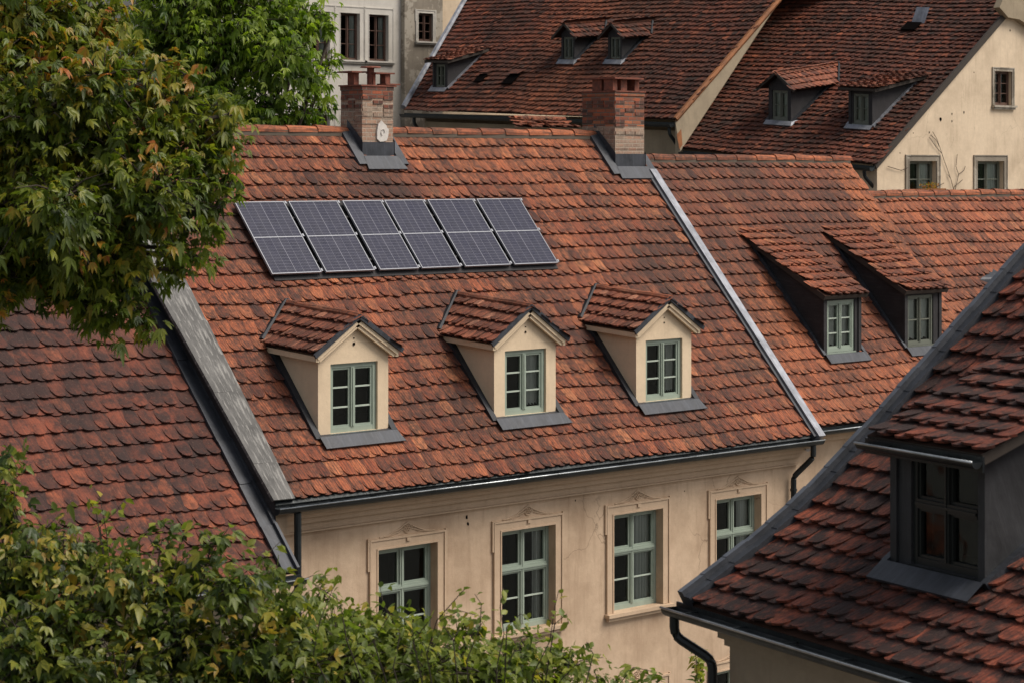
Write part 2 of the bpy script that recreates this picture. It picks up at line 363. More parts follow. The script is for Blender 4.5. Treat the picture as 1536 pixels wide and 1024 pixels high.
def tiles(mb, R, poly, w=.27, ex=.345, n=6, holes=(), keep=None, zone=None, mat=0, th=.026, jit=.75, lift=.0, double=True, rnd=.46, b0=None, sag=.02, skew=0, kmat=None):
    amin = min(p[0] for p in poly); amax = max(p[0] for p in poly)
    bmin = min(p[1] for p in poly) if b0 is None else b0; bmax = max(p[1] for p in poly)
    r = random.Random(int(amin * 100) + int(bmax * 77) + 3)
    rows = int((bmax - bmin) / ex) + 1
    cols = int((amax - amin) / w) + 2
    ph = [r.uniform(0, 6.28) for _ in range(4)]
    for j in range(rows):
        for layer in ((1, 0) if double else (0,)):
            rowj = r.uniform(-.012, .012) * jit
            off = (layer * .5 + (j % 2) * (.5 if not double else .25 * (j % 4 > 1)) + r.uniform(-.05, .05)) * w
            for i in range(-1, cols):
                a = amin + i * w + off + w / 2
                b = bmin + j * ex + rowj + sag * sin(a * .9 + ph[0] + j * .13) + sag * .5 * sin(a * 2.3 + ph[1] + j * .7)
                if not inpoly(a, min(b + ex * .5, bmax - .01), poly): continue
                if any(inpoly(a, b + ex * .5, h_) for h_ in holes): continue
                if keep is not None and not keep(R.pt(a, b + ex * .5, .0)): continue
                z = zone(a, b) if zone else 0
                mb.cc = (min(1, max(0, r.gauss(.5, .26))), r.random(), z, layer)
                a += r.gauss(0, .006) * jit; bb = b + r.gauss(0, .008) * jit + (-.006 if layer else 0)
                sv, nn = R.basis(max(b, 0)); e = R.e
                P0 = R.pt(a, bb, 0) if bb >= R.seg[0][0] else R.pt(a, max(bb, 0), 0) + sv * (bb - max(bb, 0))
                rot = r.gauss(0, .022) * jit
                if r.random() < .012 and not layer: rot += r.choice((-.09, .09)); P0 = P0 - sv * r.uniform(.02, .07)
                ex_, ey_ = e * cos(rot) + sv * sin(rot), sv * cos(rot) - e * sin(rot)
                L = ex * 1.12; W_ = w * (.915 if not layer else .96)
                hb = (.072 if not layer else .040) + lift + abs(r.gauss(0, .005)) * jit; ht = .012 + lift
                rd = W_ * rnd; tw = r.gauss(0, .006) * jit
                pts = []; uvs = []
                for k in range(n + 1):
                    x = -W_ / 2 + W_ * k / n; q = 2 * x / W_
                    y0 = rd * (1 - sqrt(max(0, 1 - abs(q) ** 2.3)))
                    camb = .015 * (1 - q * q) + tw * q
                    hz = hb + (ht - hb) * y0 / L
                    pts.append(P0 + ex_ * x + ey_ * y0 + nn * (hz + camb)); uvs.append((k / n + 0.0, y0 / L))
                for k in range(n + 1):
                    x = -W_ / 2 + W_ * k / n; q = 2 * x / W_
                    pts.append(P0 + ex_ * x + ey_ * L + nn * (ht + .012 * (1 - q * q))); uvs.append((k / n, 1))
                for k in range(n + 1): pts.append(pts[k] - nn * th); uvs.append((k / n, 0))
                m1 = n + 1
                fs = [(k, k + 1, m1 + k + 1, m1 + k) for k in range(n)] + [(2 * m1 + k, 2 * m1 + k + 1, k + 1, k) for k in range(n)]
                mb.add(pts, fs, mat, uvs)
    mb.cc = (.5, .5, 0, 0)
def ridge(mb, P0, P1, up=ZZ, r=.12, seg=.55, n=7, mat=0, rs=None):
    rr = random.Random(5); d = norm(P1 - P0); L = np.linalg.norm(P1 - P0); k = max(1, int(round(L / seg))); s = L / k
    side = norm(np.cross(d, up)); up = np.cross(side, d)
    for i in range(k):
        mb.cc = (min(1, max(0, rr.gauss(.6, .25))), rr.random() * .7, .25, 0)
        c0 = P0 + d * (i * s - .03) + up * rr.gauss(0, .006); c1 = P0 + d * ((i + 1) * s + .03) + up * rr.gauss(0, .006)
        r0, r1 = r * 1.10, r * .93
        pts = []; uvs = []
        for c, ra in ((c0, r0), (c1, r1), (c0, r0 - .025)):
            for t in range(n + 1):
                an = pi * t / n; pts.append(c + side * cos(an) * ra + up * (sin(an) * ra - r * .35)); uvs.append((t / n, 0 if c is c0 else 1))
        m = n + 1
        mb.add(pts, [(t, t + 1, m + t + 1, m + t) for t in range(n)] + [(2 * m + t, 2 * m + t + 1, t + 1, t) for t in range(n)], mat, uvs)
    mb.cc = (.5, .5, 0, 0)
def deck(mb, R, poly, h=-.005, mat=1):
    bs = sorted(set([q[0] for q in R.seg[1:]]))
    if not bs: mb.poly([R.pt(a, b, h) for a, b in poly], mat); return
    # rectangle-ish polygons cut at profile breaks
    amin = min(p[0] for p in poly); amax = max(p[0] for p in poly); b0 = min(p[1] for p in poly); b1 = max(p[1] for p in poly)
    cut = [b0] + [b for b in bs if b0 < b < b1] + [b1]
    for lo, hi in zip(cut, cut[1:]):
        mb.quad(R.pt(amin, lo + 1e-4, h), R.pt(amax, lo + 1e-4, h), R.pt(amax, hi - 1e-4, h), R.pt(amin, hi - 1e-4, h), mat)

# ------------------------------------------------------------------ walls and windows
def wall_holes(mb, O, X, W_, H, holes, depth, n, mat=0, room=1, roomd=1.3):
    """front wall in plane O + X*x + Z*z; holes (x0,x1,z0,z1); reveals go inward (-n)"""
    xs = sorted(set([0, W_] + [h[i] for h in holes for i in (0, 1)])); zs = sorted(set([0, H] + [h[i] for h in holes for i in (2, 3)]))
    P = lambda x, z, d=0: O + X * x + ZZ * z - n * d
    for x0, x1 in zip(xs, xs[1:]):
        for z0, z1 in zip(zs, zs[1:]):
            cx, cz = (x0 + x1) / 2, (z0 + z1) / 2
            if any(h[0] < cx < h[1] and h[2] < cz < h[3] for h in holes): continue
            mb.quad(P(x0, z0), P(x1, z0), P(x1, z1), P(x0, z1), mat)
    for x0, x1, z0, z1 in holes:
        for (a, b, c, d_) in (((x0, z0), (x0, z1), 0, 0), ((x1, z1), (x1, z0), 0, 0), ((x0, z1), (x1, z1), 0, 0), ((x1, z0), (x0, z0), 0, 0)):
            mb.quad(P(*a), P(*b), P(*b, depth), P(*a, depth), mat)
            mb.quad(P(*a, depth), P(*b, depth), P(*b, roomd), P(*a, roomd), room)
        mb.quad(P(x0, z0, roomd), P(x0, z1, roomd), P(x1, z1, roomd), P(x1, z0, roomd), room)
def window(parent, O, X, n, w, h, style, label=None, curtain=0, sill=None, seed=0):
    """O = lower left corner of the frame in the opening, n = outward normal"""
    fr = MB(); bx = lambda mb, x, z, y, m=0: mb.box(O, X, n, ZZ, x, y, z, m)
    fm = {'green': 'green', 'dormer': 'green', 'brown': 'brownp', 'black': 'blackp', 'grey': 'greyp'}[style]
    t = .075 if style in ('green', 'dormer') else .06
    t = min(t, w * .1)
    bx(fr, (0, t), (0, h), (-.03, .05)); bx(fr, (w - t, w), (0, h), (-.03, .05)); bx(fr, (t, w - t), (h - t, h), (-.03, .047)); bx(fr, (t, w - t), (0, t * 1.2), (-.03, .047))
    bx(fr, (w / 2 - t * .55, w / 2 + t * .55), (t * 1.2, h - t), (-.025, .06))
    bx(fr, (w / 2 - t * .15, w / 2 + t * .15), (t * 1.3, h - t * 1.1), (.06, .075))
    zt = None
    if style in ('green', 'black'):
        zt = h * (.60 if style == 'green' else .52); tt = t * .75
        bx(fr, (t, w - t), (zt - tt, zt + tt), (-.02, .066)); bx(fr, (t, w - t), (zt - tt * .3, zt + tt * .3), (.066, .085))
    # inner sash borders
    s = t * .5
    zr = [(t * 1.2, h - t)] if zt is None else [(t * 1.2, zt - t * .75), (zt + t * .75, h - t)]
    for x0, x1 in ((t, w / 2 - t * .55), (w / 2 + t * .55, w - t)):
        for z0, z1 in zr:
            bx(fr, (x0, x0 + s), (z0, z1), (-.02, .03)); bx(fr, (x1 - s, x1), (z0, z1), (-.02, .03)); bx(fr, (x0 + s, x1 - s), (z0, z0 + s), (-.02, .028)); bx(fr, (x0 + s, x1 - s), (z1 - s, z1), (-.02, .028))
            k = {'green': (2 if z0 < h * .3 else 1), 'dormer': 3, 'brown': 3, 'black': 1, 'grey': 2}[style]
            for i in range(1, k):
                zz = z0 + (z1 - z0) * i / k; bx(fr, (x0 + s, x1 - s), (zz - .014, zz + .014), (-.015, .022), 1)
    o = fr.build('window', [M[fm], M['bar'] if style in ('green', 'dormer') else M[fm]], parent)
    if label: o['label'] = label
    g = MB(); g.quad(O + X * t - n * .004 + ZZ * t, O + X * (w - t) - n * .004 + ZZ * t, O + X * (w - t) - n * .004 + ZZ * (h - t), O + X * t - n * .004 + ZZ * (h - t))
    g.build('pane', M['glass'], o)
    if curtain:
        c = MB(); r = random.Random(seed)
        x0 = w * (1 - curtain); k = 18
        for i in range(k):
            xa = x0 + (w - x0) * i / k; xb = x0 + (w - x0) * (i + 1) / k
            ya = -.075 + .02 * sin(i * 1.9 + seed); yb = -.075 + .02 * sin((i + 1) * 1.9 + seed)
            c.quad(O + X * xa + n * ya, O + X * xb + n * yb, O + X * xb + n * yb + ZZ * h, O + X * xa + n * ya + ZZ * h)
        c.build('curtain', M['curtain'], o)
    if sill:
        q = MB(); q.box(O, X, n, ZZ, (-.03, w + .03), (.0, sill), (-.07, -.003)); q.build('sill', M['green' if style in ('green', 'dormer') else fm], o)
    return o
def gutter(parent, P0, P1, out, r=.095, name='gutter', bead=True):
    mb = MB(); d = norm(P1 - P0); L = np.linalg.norm(P1 - P0)
    prof = [(-.0 + r - r * cos(pi * t / 8) - r, -r * sin(pi * t / 8)) for t in range(9)]
    prof = [(cos(pi + pi * t / 8) * r, sin(pi + pi * t / 8) * r) for t in range(9)]
    mb.sweep(prof, P0, d, out, ZZ, L)
    mb.sweep([(a * .93, b * .93 + .002) for a, b in prof], P0, d, out, ZZ, L)
    mb.box(P0, d, out, ZZ, (0, L), (-r - .03, -r - .004), (-.10, .05))   # back flashing / board
    for e_ in (0, L):
        mb.poly([P0 + d * e_ + out * a + ZZ * b for a, b in prof])
    k = int(L / .9)
    for i in range(k):
        x = .4 + i * .9
        if x < L: mb.box(P0, d, out, ZZ, (x, x + .03), (-r, r), (-.0, .012))
    g = mb.build(name, M['gutter'], parent, smooth=False)
    if bead:
        b = MB(); b.tube([P0 + out * (r + .004) + ZZ * .006, P1 + out * (r + .004) + ZZ * .006], .013, 6); b.build('rim', M['bead'], g, True)
    return g
def pipe(parent, pts, r=.055, mat='gutter'):
    # rounded corners
    P = [V3(*p) for p in pts]; out = [P[0]]
    for i in range(1, len(P) - 1):
        a, b = norm(P[i - 1] - P[i]), norm(P[i + 1] - P[i]); k = .09
        for t in (0, .33, .66, 1): out.append(P[i] + a * k * (1 - t) ** 2 + b * k * t ** 2)
    out.append(P[-1]); mb = MB(); mb.tube(out, r, 10)
    p0, p1 = P[-2], P[-1]; L = np.linalg.norm(p1 - p0); d = norm(p1 - p0)
    z = .25
    while z < L: mb.tube([p0 + d * z, p0 + d * (z + .05)], r * 1.22, 10); z += 1.6
    return mb.build('downpipe', M[mat], parent, smooth=False)

def dormer_front(R, a0, a1, d0, zb, zt):   # helpers for dormer coordinates
    return R.W(a0, d0, zb), R.W(a1, d0, zb)
def find_d(R, z, d0, tilt=0):
    d = d0
    for _ in range(400):
        if R.zd(d) >= z + (d - d0) * tilt: return d
        d += .02
    return d
def gable_dormer(parent, R, a0, a1, d0, hw, rise, win, mats, over=.12, overf=.14, tilt=.07, tw=.2, tex=.3, style='dormer', trim=True, sheet='lead', nseg=5, curtain=.5, label=None, seed=1, back=None, opening=None, tmat='tile_dorm', nope=False):
    """mats = (wall key, cheek key)"""
    zb = R.zd(d0) - .02; zt = zb + hw; am = (a0 + a1) / 2; e = R.e; B = R.B; n = -B; w = a1 - a0
    el = np.linalg.norm(e); fm = MB()
    x0, x1, z0, z1 = opening
    wall_holes(fm, R.W(a0, d0, zb), e, w, hw, [(x0, x1, z0, z1)], .13, n, 0, 1, .27)
    fm.poly([R.W(a0, d0, zt), R.W(a1, d0, zt), R.W(am, d0, zt + rise)], 0)
    dl = find_d(R, zt, d0, tilt)
    for a, f in ((a0, 1), (a1, 0)):
        p = [R.W(a, d0, zb - .05), R.W(a, d0, zt), R.W(a, dl, zt + (dl - d0) * tilt)]
        fm.poly(p if f else p[::-1], 2)
    fm.quad(R.pt(a0 + .02, R.bd(d0 + .14), .03), R.pt(a1 - .02, R.bd(d0 + .14), .03), R.pt(a1 - .02, R.bd(d0 + .5), .03), R.pt(a0 + .02, R.bd(d0 + .5), .03), 1)
    dm = fm.build('dormer', [M[mats[0]], M['dark'], M[mats[1]]], parent)
    if label: dm['label'] = label
    window_part = window(dm, R.W(a0 + x0, d0 + .10, zb + z0), e, n, x1 - x0, z1 - z0, style, curtain=curtain, sill=.14, seed=seed)
    # ---- roof
    hw2 = w / 2 + over; slope = rise / (w / 2); pit = math.degrees(math.atan(slope))
    zr = zt + rise + .07; ze = zr - hw2 * slope
    dr = find_d(R, zr, d0, tilt) + .1
    ev = -B - ZZ * tilt
    LB = R.e / el
    D = dr - d0 + overf
    RL = Roof(R.W(am - hw2, dr, ze + (dr - d0) * tilt), ev, LB, [(hw2 / cos(radians(pit)), pit)])
    RR = Roof(R.W(am + hw2, d0 - overf, ze - overf * tilt), -ev, -LB, [(hw2 / cos(radians(pit)), pit)])
    rm = MB(); keep = lambda P: R.above(P) > -.02
    sl = hw2 / cos(radians(pit))
    for Q in (RL, RR):
        tiles(rm, Q, [(0, -.02), (D, -.02), (D, sl), (0, sl)], tw, tex, nseg, keep=keep, mat=0, jit=1.5, sag=.012)
        # deck clipped at the main roof: run to where it meets
        k = 6
        for i in range(k):
            b_0, b_1 = sl * i / k, sl * (i + 1) / k
            zz = ze + (b_0 + b_1) / 2 * sin(radians(pit)); dd = find_d(R, zz, d0, tilt)
            L = min(dd - d0 + overf + .15, D)
            if Q is RL: rm.quad(Q.pt(D - L, b_0, -.01), Q.pt(D, b_0, -.01), Q.pt(D, b_1, -.01), Q.pt(D - L, b_1, -.01), 1)
            else: rm.quad(Q.pt(0, b_0, -.01), Q.pt(L, b_0, -.01), Q.pt(L, b_1, -.01), Q.pt(0, b_1, -.01), 1)
    ridge(rm, R.W(am, d0 - overf, zr - overf * tilt + .03), R.W(am, dr - .05, zr + (dr - d0) * tilt + .03), r=.085, seg=.42, mat=0)
    rm.build('dormer_roof', [M[tmat], M['deck']], dm)
    # ---- barge boards
    bm = MB()
    for sgn in (-1, 1):
        A = R.W(am, d0 - overf, zr + .035 - overf * tilt); Bp = R.W(am + sgn * (hw2 + .04), d0 - overf, ze - .015 - overf * tilt)
        dd = norm(Bp - A); L = np.linalg.norm(Bp - A); up = norm(ZZ - dd * dd[2])
        bm.box(A, dd, n, up, (0, L), (0, .035), (-.055, .028), 0)
        if trim:
            bm.box(A, dd, n, up, (0, L - .05), (-.03, -.002), (-.13, -.057), 1)
            bm.box(A, dd, n, up, (0, L - .08), (-.09, -.032), (-.19, -.10), 1)
            # side eave board
            s0 = R.W(am + sgn * (hw2 - .03), d0 - overf + .02, ze - .02 - overf * tilt); s1d = find_d(R, ze, d0, tilt)
            bm.box(s0, -ev, e * sgn, ZZ, (0, s1d - d0 + overf), (-.07, 0), (-.11, -.015), 1)
    bm.build('bargeboard', [M['lead' if trim else 'wood'], M['dormer_wall']], dm)
    # ---- flashings
    fw = .13
    for a, sg in ((a0, -1), (a1, 1)):
        fl = MB(); d_end = find_d(R, ze, d0, tilt)
        bb = R.bd(d0); be = R.bd(d_end)
        L = (be - bb); sv, nn = R.basis(bb + .01)
        fl.box(R.pt(a, bb, 0), sv, e * sg, nn, (-.05, L), (.004, fw), (.0, .112), 0); fl.build('side_flashing', M['lead_dark'], dm)
    fl = MB()
    bb = R.bd(d0); sv, nn = R.basis(max(bb - .1, 0)); P0 = R.pt(a0, bb, 0)
    pts = [P0 - e * .02 - n * -.006 + ZZ * (z0 - .01), P0 + e * (w + .02) + n * .006 + ZZ * (z0 - .01)]
    up0 = R.W(a0 - .02, d0 - .012, zb + .1); up1 = R.W(a1 + .02, d0 - .012, zb + .1)
    m0 = R.pt(a0 - .05, bb - .03, .125); m1 = R.pt(a1 + .1, bb - .03, .125); l0 = R.pt(a0 - .02, bb - .27, .112); l1 = R.pt(a1 + .2, bb - .27, .112)
    fl.quad(m0, m1, up1, up0); fl.quad(l0, l1, m1, m0); fl.quad(l0 - nn * .03, l1 - nn * .03, l1, l0); fl.poly([l1 - nn * .03, R.pt(a1 + .2, bb + .25, .03), m1, l1])
    fl.build('flashing', M[sheet], dm); fl = MB()
    for sg in (-1, 1):
        p_e = R.W(am + sg * (hw2 + .0), find_d(R, ze, d0, tilt), 0); p_r = R.W(am, find_d(R, zr, d0, tilt), 0)
        A = p_e.copy(); A[2] += R.zd(find_d(R, ze, d0, tilt)); Bq = p_r.copy(); Bq[2] += R.zd(find_d(R, zr, d0, tilt))
        dd = Bq - A; sv, nn = R.basis(1.0)
        perp = norm(np.cross(nn, dd)) * (1 if sg < 0 else -1)
        vw = .05 if trim else .03
        fl.quad(A + nn * .12 - perp * .0, Bq + nn * .12, Bq + nn * .115 + perp * vw * .6, A + nn * .115 + perp * vw)
        fl.quad(A + nn * .115 + perp * vw, Bq + nn * .115 + perp * vw * .6, Bq + nn * .04 + perp * (vw * .6 + .03), A + nn * .04 + perp * (vw + .03))
    fl.build('valley_flashing', M['lead_dark'], dm)
    return dm
def shed_dormer(parent, R, a0, a1, d0, hw, d1, mats, opening, style='grey', tw=.25, tex=.3, over=.1, overf=.16, tmat='tile_near', nseg=5, curtain=.8, sheet='zinc', label=None, seed=1, zlift=0, bracket=True, apron=.27, jit=1.4):
    zb = R.zd(d0) - .02; zt = zb + hw; e = R.e; B = R.B; n = -B; w = a1 - a0
    fm = MB(); x0, x1, z0, z1 = opening
    wall_holes(fm, R.W(a0, d0, zb), e, w, hw, [(x0, x1, z0, z1)], .12, n, 0, 1, .27)
    for a, f in ((a0, 1), (a1, 0)):
        p = [R.W(a, d0, zb - .05), R.W(a, d0, zt), R.W(a, d1, R.zd(d1) - .03)]
        fm.poly(p if f else p[::-1], 2)
    fm.quad(R.pt(a0 + .02, R.bd(d0 + .13), .03), R.pt(a1 - .02, R.bd(d0 + .13), .03), R.pt(a1 - .02, R.bd(d0 + .5), .03), R.pt(a0 + .02, R.bd(d0 + .5), .03), 1)
    # corner posts and cladding seams
    for a in (a0 - .012, a1 - .09): fm.box(R.W(a, d0, zb), e, n, ZZ, (0, .10), (-.05, .03), (0, hw - .002), 2)
    dm = fm.build('dormer', [M[mats[0]], M['dark'], M[mats[1]]], parent)
    if label: dm['label'] = label
    window(dm, R.W(a0 + x0, d0 + .08, zb + z0), e, n, x1 - x0, z1 - z0, style, curtain=curtain, seed=seed, sill=.1)
    p1z = R.zd(d1) + .05; p0z = zt + .06; pit = math.degrees(math.atan2(p1z - p0z, d1 - d0))
    O = R.W(a0 - over, d0 - overf, p0z - overf * tan(radians(pit))); sl = (d1 - d0 + overf) / cos(radians(pit))
    Q = Roof(O, e, B, [(sl, pit)]); W_ = w + 2 * over; rm = MB()
    tiles(rm, Q, [(0, 0), (W_, 0), (W_, sl), (0, sl)], tw, tex, nseg, jit=jit, sag=.012, keep=lambda P: R.above(P) > -.03)
    rm.quad(Q.pt(0, 0, -.01), Q.pt(W_, 0, -.01), Q.pt(W_, sl, -.01), Q.pt(0, sl, -.01), 1)
    rm.build('dormer_roof', [M[tmat], M['deck']], dm)
    bm = MB()
    sv, nn = Q.basis(0)
    for a in (.0, W_ - .04): bm.box(Q.pt(a, 0, 0), e, sv, nn, (0, .04), (-.0, sl * .97), (-.12, -.012))
    bm.box(Q.pt(0, 0, 0), e, sv, nn, (.042, W_ - .042), (0, .04), (-.10, -.014))
    bm.build('fascia', M['wood'], dm)
    fl = MB(); bb = R.bd(d0); be = R.bd(d1)
    for a, sg in ((a0, -1), (a1, 1)):
        s2, n2 = R.basis(bb + .01); fl.box(R.pt(a, bb, 0), s2, e * sg, n2, (-.03, (be - bb) * .93), (.004, .09), (0, .11))
    s2, n2 = R.basis(max(bb - .1, 0))
    up0 = R.W(a0 - .01, d0 - .04, zb + .07); up1 = R.W(a1 + .01, d0 - .04, zb + .07)
    m0 = R.pt(a0 - .05, bb - .04, .125); m1 = R.pt(a1 + .08, bb - .04, .125); l0 = R.pt(a0 - .03, bb - apron, .112); l1 = R.pt(a1 + .1, bb - apron, .112)
    fl.quad(m0, m1, up1, up0); fl.quad(l0, l1, m1, m0); fl.quad(l0 - n2 * .03, l1 - n2 * .03, l1, l0)
    fl.build('flashing', M[sheet], dm)
    return dm
#@@PART2
# ================================================================== MAIN HOUSE
def ornament(mb, O, e, n, w, z):   # shallow stucco pediment with a rosette above a window surround
    am = w / 2
    for sg in (-1, 1):
        pts = []
        for t in range(9):
            u = t / 8; x = am + sg * (w * .36) * (1 - u); zz = z + .015 + .21 * u ** 1.9
            pts.append(O + e * x + ZZ * zz + n * .012)
        mb.tube(pts, .012, 5)
        pts = [O + e * (am + sg * w * .30 * (1 - t / 8)) + ZZ * (z + .012 + .13 * (t / 8) ** 1.6) + n * .010 for t in range(8)]
        mb.tube(pts, .009, 5)
        # small leaf scrolls
        for q in range(3):
            c = O + e * (am + sg * (.13 + .055 * q)) + ZZ * (z + .10 - .026 * q) + n * .012
            mb.tube([c + (e * cos(v) * sg + ZZ * sin(v)) * (.032 - .006 * q) for v in (-.5, .5, 1.5, 2.5, 3.5)], .008, 4)
    c = O + e * am + ZZ * (z + .125)
    mb.tube([c + (e * cos(v) + ZZ * sin(v)) * .085 + n * .012 for v in [i * pi / 6 for i in range(13)]], .014, 5, caps=False)
    for i in range(7):
        v = i * 2 * pi / 6; r = .045 if i < 6 else 0
        q = c + (e * cos(v) + ZZ * sin(v)) * r
        mb.tube([q, q + n * .03], [.026, .012], 6)
    mb.box(O + e * (am - .045) + ZZ * (z - .10), e, n, ZZ, (0, .09), (.0, .06), (0, .06))
def surround(parent_win, O, e, n, x0, x1, z0, z1, fw, mat, orn=True, sillw=.08, sill=True, crown=True):
    """stucco frame round an opening; O lies in the wall face"""
    mb = MB(); b = lambda x, y, z: mb.box(O, e, n, ZZ, x, y, z)
    b((x0 - fw, x0), (0, .028), (z0, z1 + fw)); b((x1, x1 + fw), (0, .028), (z0, z1 + fw)); b((x0, x1), (0, .028), (z1, z1 + fw))
    b((x0 - fw, x0 - fw + .035), (.028, .05), (z0, z1 + fw)); b((x1 + fw - .035, x1 + fw), (.028, .05), (z0, z1 + fw)); b((x0 - fw + .035, x1 + fw - .035), (.028, .05), (z1 + fw - .035, z1 + fw))
    b((x0 - .03, x0), (.028, .042), (z0, z1)); b((x1, x1 + .03), (.028, .042), (z0, z1)); b((x0 - .03, x1 + .03), (.028, .042), (z1, z1 + .03))
    if crown:
        b((x0 - fw - .04, x0 - fw), (.002, .04), (z1 - .35, z1 + fw + .02)); b((x1 + fw, x1 + fw + .04), (.002, .04), (z1 - .35, z1 + fw + .02))
    if orn: ornament(mb, O + e * (x0 - fw), e, n, x1 - x0 + 2 * fw, z1 + fw)
    o = mb.build('window_surround', M[mat], parent_win)
    if sill:
        s = MB(); s.box(O, e, n, ZZ, (x0 - fw - sillw * .5, x1 + fw + sillw * .5), (-.25, .14), (z0 - .07, z0 - .004)); s.box(O, e, n, ZZ, (x0 - fw, x1 + fw), (.0, .09), (z0 - .14, z0 - .072)); s.build('sill', M[mat], parent_win)
    return o

MO = at(437, 752, 40)
ML = 8.29
MR = Roof(MO, UU, VV, [(ML, 49.3)])
GU = MO[0]; ME = MO[1]; MZ = MO[2]
main = thing('town_house', 'cream house with solar panels, three gabled dormers and brick chimneys on its red roof', 'house', (31, 36, 0))
LEN = 13.95
# walls
WV = ME + .45; wx0 = 24.88; WH = 7.62
ops = [(2.68 + 3.02 * i, 4.09 + 3.02 * i) for i in range(4)]
holes = [(a, b, 4.88, 6.77) for a, b in ops] + [(a, b, 1.35, 3.28) for a, b in ops]
mb = MB(); wall_holes(mb, V3(wx0, WV, 0), UU, 39.22 - wx0, WH, holes, .26, -VV)
RV = ME + ML * cos(radians(49.3)); RZ = MZ + ML * sin(radians(49.3)); BV = 2 * RV - WV
for u in (wx0, 39.22):
    mb.poly([V3(u, WV, 0), V3(u, BV, 0), V3(u, BV, WH), V3(u, RV, RZ - .25), V3(u, WV, WH + .1)])
mb.quad(V3(wx0, BV, 0), V3(39.22, BV, 0), V3(39.22, BV, WH), V3(wx0, BV, WH))
mb.build('wall', [M['wall'], M['dark']], main)
# cornice
mb = MB()
for y0, y1, z0, z1 in ((-.34, .0, -.17, -.06), (-.24, .0, -.25, -.172), (-.14, 0, -.36, -.252), (-.05, 0, -.50, -.362), (-.09, 0, -.53, -.502)):
    mb.box(V3(wx0 - .02, WV, 7.80), UU, VV, ZZ, (0 - (y0 * -.3), 14.36 - y0 * .2), (y0, .0 - .002), (z0, z1))
mb.build('cornice', M['trim'], main)
# roof
pan_poly = None
dspec = [(1.21, 2.83), (5.45, 7.08), (9.34, 10.98)]
hs = [[(a0, 1.0), (a1, 1.0), (a1, 3.3), (a0, 3.3)] for a0, a1 in dspec]
hs += [[(5.82, 7.5), (6.60, 7.5), (6.60, 8.6), (5.82, 8.6)], [(13.02, 7.25), (13.97, 7.25), (13.97, 8.6), (13.02, 8.6)]]
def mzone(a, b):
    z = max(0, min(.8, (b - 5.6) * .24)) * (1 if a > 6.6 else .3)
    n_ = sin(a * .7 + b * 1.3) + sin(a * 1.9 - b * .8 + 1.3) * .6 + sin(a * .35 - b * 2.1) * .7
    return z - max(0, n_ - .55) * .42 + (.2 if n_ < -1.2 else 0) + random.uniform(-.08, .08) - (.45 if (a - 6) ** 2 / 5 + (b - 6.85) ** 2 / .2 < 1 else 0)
mb = MB()
tiles(mb, MR, [(0, 0), (LEN, 0), (LEN, ML - .06), (0, ML - .06)], .27, .345, 8, holes=hs, zone=mzone)
mb.quad(MR.pt(-.4, 0, -.01), MR.pt(LEN, 0, -.01), MR.pt(LEN, ML - .01, -.01), MR.pt(-.4, ML - .01, -.01), 1)
MRb = Roof(V3(GU + LEN, 2 * RV - ME, MZ), -UU, -VV, [(ML, 49.3)])
tiles(mb, MRb, [(0, 0), (LEN, 0), (LEN, 7.6), (0, 7.6)], .5, .69, 2, double=False)
mb.quad(MRb.pt(0, 0, -.01), MRb.pt(LEN + .4, 0, -.01), MRb.pt(LEN + .4, ML - .01, -.01), MRb.pt(0, ML - .01, -.01), 1)
roof = mb.build('roof', [M['tile_main'], M['deck']], main)
for a0, a1 in ((-.3, 5.74), (6.66, 12.98)):
    mb = MB(); ridge(mb, V3(GU + a0, RV, RZ + .06), V3(GU + a1, RV, RZ + .06), r=.13, seg=.72); mb.build('ridge_tiles', [M['tile_near']], roof)
    mb = MB(); mb.box(V3(GU, RV, RZ), UU, VV, ZZ, (a0, a1), (-.12, .12), (-.06, .045)); mb.build('ridge_mortar', M['mortar'], roof)
# right verge, metal strip
sv, nn = MR.basis(0)
mb = MB(); mb.box(MR.pt(LEN, 0), UU, sv, nn, (-.10, -.012), (-.06, 7.22), (.0, .10), 1); mb.box(MR.pt(LEN, 0), UU, sv, nn, (-.01, .20), (-.10, 7.22), (-.42, .15), 0)  # lead-dark left box draws the shade line beside the raised strip
mb.build('verge_strip', [M['zinc'], M['lead']], main)
# left coping with cladding on the exposed gable side
mb = MB(); r = random.Random(3); nb = 11; pw = .45
for i in range(nb):
    b0, b1 = i * 8.2 / nb, (i + 1) * 8.2 / nb; h0 = .13 + r.uniform(-.008, .008)
    w0 = pw + b0 * .06; w1 = pw + b1 * .06
    P = [MR.pt(-w0, b0, h0), MR.pt(.02, b0, h0 - .02), MR.pt(.02, b1 + .04, h0 - .015), MR.pt(-w1, b1 + .04, h0 - .003)]
    mb.quad(*P); mb.quad(P[0] - nn * .03, P[1] - nn * .03, P[1], P[0]); mb.quad(P[1] - nn * .09, P[2] - nn * .09, P[2], P[1]); mb.quad(P[3] - nn * .06, P[0] - nn * .06, P[0], P[3])
mb.build('coping', M['coping'], main)
mb = MB()
LR = Roof(V3(12, 30.62, 6.82), UU, VV, [(7.9, 48.3)])
def lr_at(u, v): return V3(u, v, LR.O[2] + (v - LR.O[1]) * tan(radians(48.3)))
for i in range(10):
    b0, b1 = i * .83, (i + 1) * .83
    A = MR.pt(-pw - b0 * .06 + .03, b0, .10); Bq = MR.pt(-pw - b1 * .06 + .03, b1, .10)
    C = lr_at(24.86, Bq[1] - .05); D = lr_at(24.86, max(A[1] - .05, 30.7))
    mb.quad(D, A, Bq, C)
mb.build('gable_cladding', M['slate'], main)
